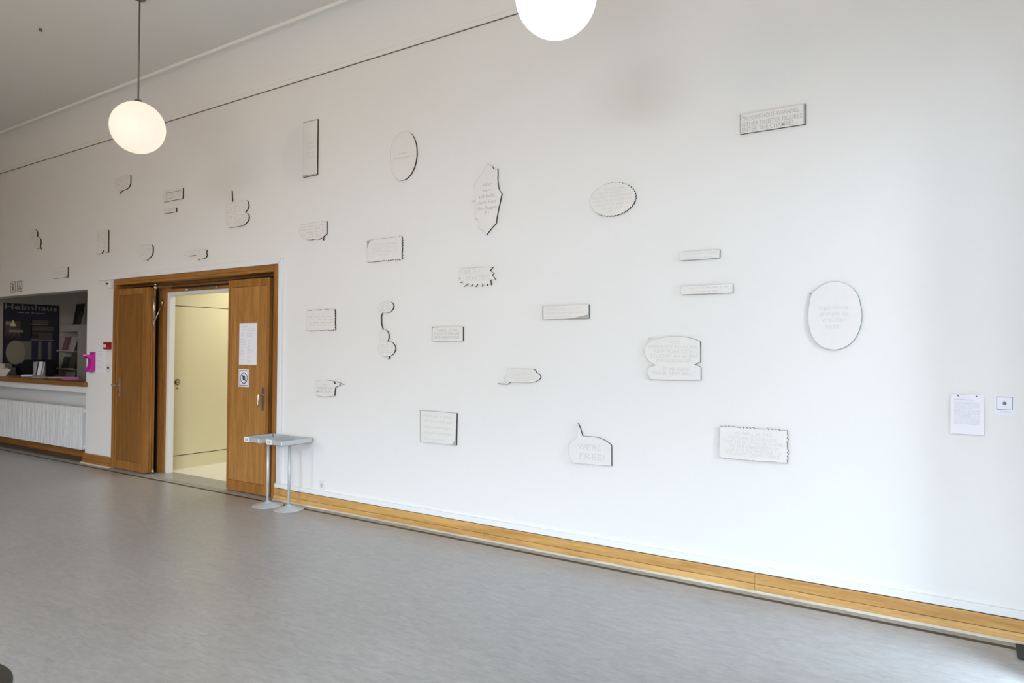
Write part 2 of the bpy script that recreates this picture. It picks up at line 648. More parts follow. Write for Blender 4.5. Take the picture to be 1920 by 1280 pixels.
# ------------------------------------------------------------------ double door (leaves folded open against the casing)
door = st(empty('door_1', (-7.73, 0.05, 0)))
bm = nb()
box(bm, -9.408, -9.352, -0.012, 0.14, 0, 2.503)
mk('casing_jamb', bm, OAK_Z, door, 0.003)
bm = nb()
box(bm, -6.122, -6.063, -0.012, 0.14, 0, 2.503)
mk('casing_jamb', bm, OAK_Z, door, 0.003)
bm = nb()
box(bm, -9.352, -6.122, -0.012, 0.10, 2.463, 2.503)
box(bm, -9.352, -6.122, -0.002, 0.10, 2.458, 2.464)
box(bm, -9.352, -6.122, -0.010, 0.14, 2.428, 2.458)
mk('casing_head', bm, OAK_X, door, 0.002)
# recess lining
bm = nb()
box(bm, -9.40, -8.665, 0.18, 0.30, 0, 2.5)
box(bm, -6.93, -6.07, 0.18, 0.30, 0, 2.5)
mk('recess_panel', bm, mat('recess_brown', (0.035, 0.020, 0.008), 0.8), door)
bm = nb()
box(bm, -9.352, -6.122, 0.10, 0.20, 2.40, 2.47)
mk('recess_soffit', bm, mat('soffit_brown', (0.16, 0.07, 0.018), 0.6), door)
# inner frame
for s_, (xa, xb) in enumerate(((-8.665, -8.49), (-6.98, -6.83))):
    bm = nb()
    w = xb - xa
    if s_ == 0:
        box(bm, xa, xa + 0.085, 0.185, 0.30, 0, 2.40)
        box(bm, xa + 0.085, xa + 0.105, 0.20, 0.30, 0, 2.40, 1)
        box(bm, xa + 0.105, xb, 0.185, 0.30, 0, 2.40)
    else:
        box(bm, xa, xb, 0.185, 0.30, 0, 2.40)
    mk('inner_jamb', bm, [OAK_Z, DARKM], door, 0.002)
bm = nb()
box(bm, -8.49, -6.98, 0.19, 0.30, 2.314, 2.40)
mk('inner_head', bm, OAK_X, door)
bm = nb()
box(bm, -8.49, -8.432, 0.20, 0.272, 0, 2.314)
mk('white_jamb', bm, PLASTIC, door, 0.003)
bm = nb()
box(bm, -8.432, -6.98, 0.20, 0.30, 2.274, 2.314)
mk('white_head', bm, PLASTIC, door, 0.003)


def leaf(x0, x1, hinge):
    """one leaf: four framing boards, a flush panel and a rebated hinge edge; hinge = +1 at x1, -1 at x0"""
    bm = nb()
    zb, zt_ = 0.010, 2.372
    box(bm, x0 + 0.01, x1 - 0.01, 0.012, 0.048, zb, zt_, 1)
    sw = 0.10
    lo, hi = (0.045, sw) if hinge > 0 else (0.03, 0.045)
    a, c = x0 + lo, x1 - hi
    box(bm, x0, a - 0.002, 0.0, 0.05, zb, zt_)
    box(bm, c + 0.002, x1, 0.0, 0.05, zb, zt_)
    box(bm, a, c, 0.0, 0.05, zb, 0.122)
    box(bm, a, c, 0.0, 0.05, 2.288, zt_)
    box(bm, a + 0.001, c - 0.001, 0.003, 0.047, 0.1245, 2.2855, 1)
    if hinge > 0:
        box(bm, x1 - 0.10, x1 + 0.006, 0.052, 0.075, zb, zt_)
        box(bm, x1 - 0.10, x1 + 0.012, 0.079, 0.105, zb, zt_)
    else:
        box(bm, x0 - 0.030, x0 - 0.002, 0.018, 0.075, zb, zt_)
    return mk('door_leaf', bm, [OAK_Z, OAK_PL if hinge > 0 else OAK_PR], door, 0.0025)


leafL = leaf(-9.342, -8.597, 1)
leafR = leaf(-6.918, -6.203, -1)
# handles
bm = nb()
box(bm, -9.262, -9.232, -0.006, 0.001, 0.95, 1.195)
tube(bm, (-9.247, -0.005, 1.105), (-9.247, -0.058, 1.105), 0.009)
tube(bm, (-9.247, -0.055, 1.105), (-9.325, -0.060, 1.107), 0.008, 12, 0, 0.009)
box(bm, -9.252, -9.242, -0.0075, -0.004, 1.000, 1.022, 1)
tag(mk('door_handle', bm, [STEEL, GAP], leafL, 0.001), 'steel lever handle pointing left')
bm = nb()
box(bm, -6.305, -6.262, -0.006, 0.001, 0.925, 1.180)
tube(bm, (-6.285, -0.005, 1.098), (-6.285, -0.062, 1.098), 0.010)
tube(bm, (-6.285, -0.060, 1.108), (-6.290, -0.064, 1.02), 0.0105, 12, 0, 0.013)
tube(bm, (-6.290, -0.064, 1.02), (-6.295, -0.066, 0.972), 0.013, 12, 0, 0.007)
tag(mk('door_handle', bm, [STEEL], leafR, 0.001), 'steel lever handle hanging down')
# closer, guide rail, stay
bm = nb()
tube(bm, (-8.540, 0.07, 2.352), (-8.540, 0.07, 2.388), 0.024, 16)
tube(bm, (-8.540, 0.07, 2.392), (-8.540, 0.07, 2.422), 0.020, 16)
box(bm, -8.555, -8.20, 0.085, 0.10, 2.372, 2.384)
mk('closer_pivot', bm, STEEL, door)
bm = nb()
box(bm, -8.36, -7.0, 0.165, 0.19, 2.352, 2.372)
mk('closer_rail', bm, DARKM, door)
bm = nb()
box(bm, -8.03, -7.81, 0.168, 0.19, 2.318, 2.336)
tube(bm, (-8.04, 0.166, 2.327), (-8.01, 0.166, 2.327), 0.013)
box(bm, -7.79, -7.50, 0.168, 0.19, 2.326, 2.344)
tube(bm, (-7.40, 0.164, 2.34), (-7.37, 0.164, 2.34), 0.012)
mk('closer_bar', bm, STEEL, door)
bm = nb()
tube(bm, (-8.578, 0.078, 2.262), (-8.578, 0.078, 1.97), 0.010)
tube(bm, (-8.578, 0.078, 1.972), (-8.578, 0.078, 1.86), 0.006)
tube(bm, (-8.575, 0.078, 1.925), (-8.555, 0.17, 2.175), 0.006)
tube(bm, (-8.555, 0.17, 2.15), (-8.555, 0.17, 2.215), 0.012)
mk('door_stay', bm, STEEL, door)
bm = nb()
tube(bm, (-8.56, 0.075, 0.006), (-8.56, 0.075, 0.05), 0.018, 12)
mk('floor_pivot', bm, STEEL, door)

# pale yellow room behind the door
bm = nb()
box(bm, -8.75, -8.60, 0.34, 3.6, 0, 3.0)
box(bm, -8.60, -5.9, 3.5, 3.6, 0, 3.0)
box(bm, -6.0, -5.9, 0.34, 3.5, 0, 3.0)
box(bm, -8.75, -5.9, 0.34, 3.6, 2.9, 3.0)
st(mk('wall_side_room', bm, YELLOW))
bm = nb()
box(bm, -8.6, -6.0, 0.30, 3.5, -0.12, 0.0)
st(mk('floor_side_room', bm, CREAM))
door2 = st(empty('door_2', (-8.6, 1.4, 0)))
bm = nb()
box(bm, -8.602, -8.594, 0.345, 2.4, 0.186, 2.152)
mk('flush_leaf', bm, YELLOW, door2)
bm = nb()
box(bm, -8.600, -8.5965, 0.345, 2.4, 2.152, 2.161)
box(bm, -8.600, -8.5965, 0.345, 2.4, 0.177, 0.186)
mk('shadow_gap', bm, GAP, door2)
bm = nb()
tube(bm, (-8.595, 0.412, 1.151), (-8.586, 0.412, 1.151), 0.038, 24)
tube(bm, (-8.586, 0.412, 1.151), (-8.576, 0.412, 1.151), 0.024, 20, 1)
tube(bm, (-8.576, 0.412, 1.149), (-8.570, 0.412, 1.149), 0.010, 12)
tube(bm, (-8.595, 0.412, 1.070), (-8.590, 0.412, 1.070), 0.011, 12)
mk('lock_rosette', bm, [BRASS, STEEL], door2)

# ------------------------------------------------------------------ reception room
bm = nb()
box(bm, -14.4, -14.12, 0.36, 3.4, 0, 3.2)
box(bm, -14.4, -9.6, 3.3, 3.4, 0, 3.2)
box(bm, -9.7, -9.6, 0.36, 3.3, 0, 3.2)
box(bm, -16.2, -9.6, 0.36, 3.4, 3.1, 3.2)
box(bm, -9.75, -9.41, 0.20, 0.36, 0, 3.1)
box(bm, -16.2, -9.41, 0.20, 0.36, 2.52, 3.2)
st(mk('wall_reception', bm, INNER))
bm = nb()
box(bm, -14.12, -9.7, 0.36, 3.3, -0.12, 0.0)
st(mk('floor_reception', bm, STRIP))

cnt = empty('reception_counter', (-12.9, 0.2, 1.053))
tag(cnt, 'brown wooden counter top over the white radiator', 'counter')
bm = nb()
box(bm, -14.1, -10.118, -0.003, 0.50, 1.056, 1.115)
mk('worktop', bm, WALNUT_X, cnt)
bm = nb()
box(bm, -14.19, -10.066, -0.058, -0.003, 1.054, 1.116)
mk('front_edge', bm, WALNUT_X, cnt, 0.003)

# radiator in the niche
rad = empty('radiator', (-12.5, 0.05, 0.17))
tag(rad, 'long white ribbed radiator in the niche under the reception counter', 'radiator')
bm = nb()
px, x = 0.044, -10.232
top, bot = 0.752, 0.168
prev = None
while x > -15.4:
    prof = [(x, 0.016), (x - 0.004, 0.001), (x - 0.010, 0.0), (x - 0.024, 0.0), (x - 0.030, 0.001), (x - 0.034, 0.016), (x - px, 0.016)]
    for (a, ya), (b_, yb) in zip(prof, prof[1:]):
        quad(bm, [(a, ya, bot), (a, ya, top), (b_, yb, top), (b_, yb, bot)])
    x -= px
bmesh.ops.remove_doubles(bm, verts=bm.verts[:], dist=1e-5)
tag(mk('front_plate', bm, RADW, rad), kind='stuff')
bm = nb()
box(bm, x, -10.234, 0.017, 0.085, bot, top)
mk('core', bm, RADW, rad)
bm = nb()
box(bm, x, -10.232, 0.004, 0.085, top, top + 0.010)
mk('top_grille', bm, RADW, rad, 0.003)
bm = nb()
tube(bm, (-10.234, 0.05, 0.705), (-10.150, 0.05, 0.705), 0.013)
tube(bm, (-10.205, 0.05, 0.705), (-10.170, 0.05, 0.705), 0.026, 16)
tube(bm, (-10.172, 0.05, 0.70), (-10.172, 0.05, 0.235), 0.016)
tube(bm, (-10.135, 0.07, 0.70), (-10.135, 0.07, 0.10), 0.010)
mk('riser_pipe', bm, PLASTIC, rad)
bm = nb()
tube(bm, (-10.200, 0.05, 0.215), (-10.135, 0.05, 0.215), 0.024, 16)
tube(bm, (-10.172, 0.0, 0.215), (-10.172, 0.06, 0.215), 0.020, 16)
mk('return_valve', bm, PLASTIC, rad)
bm = nb()
tube(bm, (-10.160, -0.012, 0.712), (-10.160, 0.05, 0.712), 0.027, 16, 0, 0.02)
mk('thermostat', bm, PLASTIC, rad)

# framed poster on the side wall of the reception
pos = empty('framed_poster', (-14.11, 0.935, 1.09))
tag(pos, 'dark framed museum poster with a big grey headline, inside the reception', 'poster')
bm = nb()
y0, y1, z0, z1 = 0.489, 1.382, 1.094, 2.376
box(bm, -14.119, -14.104, y0 + 0.008, y1 - 0.008, z0 + 0.008, z1 - 0.008)
mk('sheet', bm, NAVY, pos)
bm = nb()
for (a, b_, c, d) in ((y0, y0 + .01, z0, z1), (y1 - .01, y1, z0, z1), (y0, y1, z0, z0 + .01), (y0, y1, z1 - .01, z1)):
    box(bm, -14.119, -14.096, a, b_, c, d)
mk('frame', bm, BLACK, pos)
PX = -14.1034


def pp(a, z):
    return (PX, y0 + a * (y1 - y0), z)


bm = nb()
line_into(bm, 'Helmhaus', 0.02, 0.965, 2.318, 0.098, pp, 0.012)
line_into(bm, '##### #### ### ########', 0.24, 0.74, 2.215, 0.022, pp)
mk('headline', bm, PTXT, pos)
bm = nb()


def prect(a, b_, c, d, mi, dx=0.0):
    q = [pp(a, c), pp(b_, c), pp(b_, d), pp(a, d)]
    quad(bm, [(x_ + dx, y_, z_) for (x_, y_, z_) in q], mi)


prect(0.03, 0.44, 1.79, 2.06, 1)
prect(0.30, 0.50, 1.76, 2.13, 2, 0.0003)
prect(0.48, 0.80, 2.02, 2.09, 1, 0.0003)
prect(0.48, 0.78, 2.00, 2.018, 0, 0.0005)
prect(0.48, 0.90, 1.90, 1.97, 1, 0.0003)
prect(0.48, 0.88, 1.74, 1.86, 1, 0.0003)
prect(0.50, 0.62, 1.76, 1.84, 2, 0.0005)
prect(0.48, 0.90, 1.715, 1.735, 0, 0.0005)
prect(0.10, 0.34, 1.86, 1.90, 3, 0.0005)
prect(0.04, 0.16, 1.99, 2.05, 3, 0.0005)
for (a, b_) in ((0.05, 0.10), (0.13, 0.17), (0.21, 0.25), (0.28, 0.31)):
    prect(a, b_, 1.73, 1.84, 4, 0.0006)
prect(0.20, 0.50, 1.30, 1.70, 0)
prect(0.50, 0.93, 1.27, 1.70, 0)
tri = [pp(0.115, 1.965), pp(0.225, 1.965), pp(0.165, 2.085)]
quad(bm, [(x_ + 0.0009, y_, z_) for (x_, y_, z_) in tri], 5)
ring = [pp(0.22 + 0.17 * math.cos(a) * 1.0, 1.50 + 0.215 * math.sin(a)) for a in [2 * math.pi * i / 28 for i in range(28)]]
quad(bm, [(x_ + 0.0004, y_, z_) for (x_, y_, z_) in ring], 3)
for (a, b_) in ((0.50, 0.62), (0.68, 0.80), (0.86, 0.945)):
    c = (a + b_) / 2
    w = (b_ - a) / 2
    pts = [pp(b_, 1.70), pp(a, 1.70)] + [pp(c - w * math.cos(t_), 1.40 - 0.07 * math.sin(t_)) for t_ in [math.pi * i / 10 for i in range(11)]]
    quad(bm, [(x_ + 0.0007, y_, z_) for (x_, y_, z_) in pts], 6)
mk('printed_collage', bm, [PGREY, PGREY2, BLACK, PLITE, mat('poster_red_brown', (0.07, 0.035, 0.032), 0.4), PYEL, mat('poster_blue', (0.035, 0.035, 0.07), 0.4)], pos)

# display shelf
shf = empty('display_shelf', (-13.64, 1.5, 0))
tag(shf, 'tall grey display shelf with sloping boards, right of framed poster', 'shelf')
bm = nb()
box(bm, -13.99, -13.965, 1.35, 1.70, 0, 2.0)
mk('side_panel', bm, SHELFM, shf)
bm = nb()
box(bm, -13.315, -13.29, 1.35, 1.70, 0, 2.0)
mk('side_panel', bm, SHELFM, shf)
bm = nb()
box(bm, -13.99, -13.29, 1.34, 1.70, 2.0, 2.01)
box(bm, -13.965, -13.315, 1.352, 1.40, 1.885, 2.0)
mk('top_board', bm, SHELFM, shf)
bm = nb()
box(bm, -13.965, -13.315, 1.66, 1.70, 0, 2.0)
mk('back_panel', bm, SHELFM, shf)
for zc in (1.535, 1.205, 0.88):
    bm = nb()
    box(bm, -13.99, -13.33, 1.30, 1.64, zc - 0.012, zc)
    box(bm, -13.99, -13.33, 1.295, 1.303, zc - 0.012, zc + 0.012)
    mk('board', bm, SHELFM, shf)


def leaning_book(name, label, x0, x1, yb, lean, z0, h, th, mats, group=None):
    """a book standing face out and leaning back by `lean`"""
    bm = nb()
    f = [(x0, yb, z0), (x1, yb, z0), (x1, yb + lean, z0 + h), (x0, yb + lean, z0 + h)]
    v0 = [bm.verts.new(p) for p in f]
    v1 = [bm.verts.new((p[0], p[1] + th, p[2])) for p in f]
    bm.faces.new(v0).material_index = 0
    bm.faces.new(list(reversed(v1))).material_index = 0
    for i in range(4):
        q = bm.faces.new((v0[i], v1[i], v1[(i + 1) % 4], v0[(i + 1) % 4]))
        q.material_index = 1
    o = mk(name, bm, mats)
    return tag(o, label, 'book', group)


g = 'books on the display shelf'
PAGES = mat('book_pages', (0.42, 0.40, 0.35), 0.7)
o = leaning_book('book', 'tall black book standing on top of the grey display shelf', -13.66, -13.385, 1.42, 0.06, 2.01, 0.39, 0.02, [BOOKB, BOOKB], g)
o = leaning_book('book', 'dark green book with white edge, on top of the shelf', -13.44, -13.25, 1.37, 0.055, 2.01, 0.235, 0.012, [BOOKG, PAGES], g)
o = leaning_book('book', 'book with a red brown patterned cover, upper shelf board', -13.93, -13.69, 1.36, 0.06, 1.536, 0.25, 0.015, [BOOKR, PAGES], g)
o = leaning_book('book', 'white book leaning right of the patterned cover book', -13.66, -13.48, 1.36, 0.06, 1.536, 0.25, 0.015, [BOOKW, PAGES], g)
o = leaning_book('book', 'low dark charcoal book at left of lower shelf board', -13.945, -13.71, 1.36, 0.05, 1.206, 0.215, 0.015, [BOOKG, BOOKG], g)
o = leaning_book('book', 'tall brown book at right of lower shelf board', -13.695, -13.50, 1.36, 0.075, 1.206, 0.285, 0.02, [BOOKBR, BOOKBR], g)
o = leaning_book('book', 'dark green book on the lowest visible shelf board', -13.52, -13.34, 1.36, 0.06, 0.881, 0.26, 0.02, [BOOKG, BOOKG], g)
o = leaning_book('book', 'pale book on the lowest visible shelf board', -13.92, -13.56, 1.36, 0.06, 0.881, 0.26, 0.02, [BOOKW, PAGES], g)


def turned(o_pts, c, ang):
    pass


def oriented(bm, cx, cy, ang):
    """turn everything in the bmesh about the vertical through (0, 0), then move it to cx, cy"""
    bmesh.ops.rotate(bm, verts=bm.verts[:], cent=(0, 0, 0), matrix=Matrix.Rotation(ang, 3, 'Z'))
    bmesh.ops.translate(bm, verts=bm.verts[:], vec=(cx, cy, 0))


def rounded(w, z0, z1, r, n=6):
    pts = []
    for (cx, cz, a0) in ((w / 2 - r, z1 - r, 0), (-w / 2 + r, z1 - r, 90), (-w / 2 + r, z0 + r, 180), (w / 2 - r, z0 + r, 270)):
        for i in range(n + 1):
            a = math.radians(a0 + 90 * i / n)
            pts.append((cx + r * math.cos(a), cz + r * math.sin(a)))
    return pts


FACE = math.radians(68)
# office chair behind the counter
chx, chy = (-13.52, 0.82)
ch = empty('office_chair', (chx, chy, 0))
tag(ch, 'black office chair back showing behind the reception counter', 'chair')
bm = nb()
pts = rounded(0.47, 0.92, 1.375, 0.05)
A = [bm.verts.new((x, -0.03, z)) for (x, z) in pts]
B = [bm.verts.new((x, 0.03, z)) for (x, z) in pts]
bm.faces.new(A)
bm.faces.new(list(reversed(B)))
for i in range(len(pts)):
    bm.faces.new((A[i], B[i], B[(i + 1) % len(pts)], A[(i + 1) % len(pts)]))
oriented(bm, chx, chy, FACE)
mk('backrest', bm, CHARC, ch, 0.01)
bm = nb()
box(bm, -0.24, 0.24, -0.02, 0.46, 0.44, 0.52)
oriented(bm, chx, chy, FACE)
mk('seat', bm, CHARC, ch, 0.02)
bm = nb()
tube(bm, (0, 0.22, 0.06), (0, 0.22, 0.44), 0.03)
box(bm, -0.03, 0.03, 0.02, 0.05, 0.46, 1.0)
for i in range(5):
    a = 2 * math.pi * i / 5
    tube(bm, (0, 0.22, 0.08), (0.28 * math.cos(a), 0.22 + 0.28 * math.sin(a), 0.035), 0.02)
    tube(bm, (0.28 * math.cos(a), 0.22 + 0.28 * math.sin(a) - 0.01, 0.03), (0.28 * math.cos(a), 0.22 + 0.28 * math.sin(a) + 0.01, 0.03), 0.03)
oriented(bm, chx, chy, FACE)
mk('star_base', bm, DARKM, ch)

ZC = 1.1165
# label printer / till, card sign, notepad, leaflet holder, stacks of paper
tl = empty('cash_register', (-13.95, 0.42, ZC))
tag(tl, 'beige cash register at the left end of the counter', 'cash register')
bm = nb()
v = box(bm, -0.36, 0.13, -0.10, 0.14, ZC + 0.02, ZC + 0.235)
for q in (v[5], v[6]):
    q.co.z -= 0.05
oriented(bm, -13.82, 0.34, FACE * 0.6)
mk('casing', bm, GREYBOX, tl, 0.012)
bm = nb()
box(bm, -0.36, 0.19, -0.12, 0.16, ZC, ZC + 0.018)
box(bm, 0.10, 0.19, -0.09, 0.12, ZC + 0.02, ZC + 0.12)
oriented(bm, -13.82, 0.34, FACE * 0.6)
mk('drawer', bm, GREYBOX, tl, 0.004)
bm = nb()
v = box(bm, -0.2, 0.09, 0.0, 0.006, ZC, ZC + 0.11)
for q in (v[4], v[5], v[6], v[7]):
    q.co.y += 0.07
    q.co.x += 0.03
oriented(bm, -13.20, 0.13, 0.4)
tag(mk('card_sign', bm, mat('card_white', (0.62, 0.58, 0.53), 0.7)), 'tilted white card sign at the front left of the counter', 'sign')
bm = nb()
box(bm, -0.14, 0.10, -0.08, 0.08, ZC, ZC + 0.03)
oriented(bm, -12.76, 0.40, FACE)
np_ = mk('notepad', bm, PAPER, None, 0.002)
tag(np_, 'thick white notepad lying before the black office chair', 'notepad')
bm = nb()
box(bm, 0.01, 0.09, -0.082, -0.0805, ZC + 0.006, ZC + 0.024)
oriented(bm, -12.76, 0.40, FACE)
mk('printed_band', bm, mat('mauve_print', (0.30, 0.16, 0.20), 0.7), np_)
hx, hy = (-12.33, 0.30)
hd = empty('leaflet_holder', (hx, hy, ZC))
tag(hd, 'clear grey leaflet holder on the counter', 'leaflet holder')
bm = nb()
GLASSY = mat('smoky_acrylic', (0.22, 0.21, 0.18), 0.15)
v = box(bm, -0.05, 0.11, 0.085, 0.09, ZC, ZC + 0.24)
box(bm, -0.05, 0.11, -0.06, 0.09, ZC, ZC + 0.006)
box(bm, 0.105, 0.11, -0.03, 0.09, ZC, ZC + 0.19)
box(bm, -0.05, 0.11, -0.062, -0.058, ZC, ZC + 0.035)
oriented(bm, hx, hy, FACE)
mk('acrylic_rack', bm, GLASSY, hd)
for i, (mt, lb) in enumerate(((LILAC, 'lilac edged leaflet, leftmost in the grey holder'), (BOOKB, 'black leaflet, second from left in the grey holder'),
                              (PAPER, 'broad white leaflet in the middle of the grey holder'), (mat('leaflet_grey', (0.55, 0.53, 0.50), 0.6), 'pale grey leaflet, rightmost in the grey holder'))):
    bm = nb()
    xa = (-0.045, -0.022, -0.005, 0.055)[i]
    xb = (-0.026, -0.008, 0.045, 0.075)[i]
    v = box(bm, xa, xb, -0.05, -0.045 + 0.02, ZC + 0.007, ZC + (0.25, 0.235, 0.245, 0.235)[i])
    for q in v[4:]:
        q.co.y += 0.10
        q.co.x += 0.035
    oriented(bm, hx, hy, FACE)
    tag(mk('leaflet', bm, mt), lb, 'leaflet', 'leaflets in the grey holder')
for (cx_, cy_, w_, d_, h_, mt, nm, lb, ct) in (
        (-12.00, 0.22, 0.20, 0.14, 0.016, mat('dull_paper', (0.45, 0.42, 0.36), 0.7), 'paper_stack', 'low stack of dull paper beside leaflet holder', 'paper'),
        (-11.68, 0.36, 0.30, 0.20, 0.020, mat('cream_paper', (0.50, 0.46, 0.40), 0.7), 'paper_stack', 'cream paper stack lying left of the pink flyers', 'paper'),
        (-11.12, 0.26, 0.20, 0.15, 0.034, PINKP, 'flyer_stack', 'stack of pink flyers near the right end of the counter', 'flyers')):
    bm = nb()
    for i in range(4):
        a = 0.03 * math.sin(i * 2.1)
        box(bm, -w_ / 2 + a, w_ / 2 + a, -d_ / 2 + a * .5, d_ / 2 + a * .5, ZC + h_ * i / 4, ZC + h_ * (i + 1) / 4 - 0.0005)
    oriented(bm, cx_, cy_, FACE * 0.9)
    tag(mk(nm, bm, mt), lb, ct)

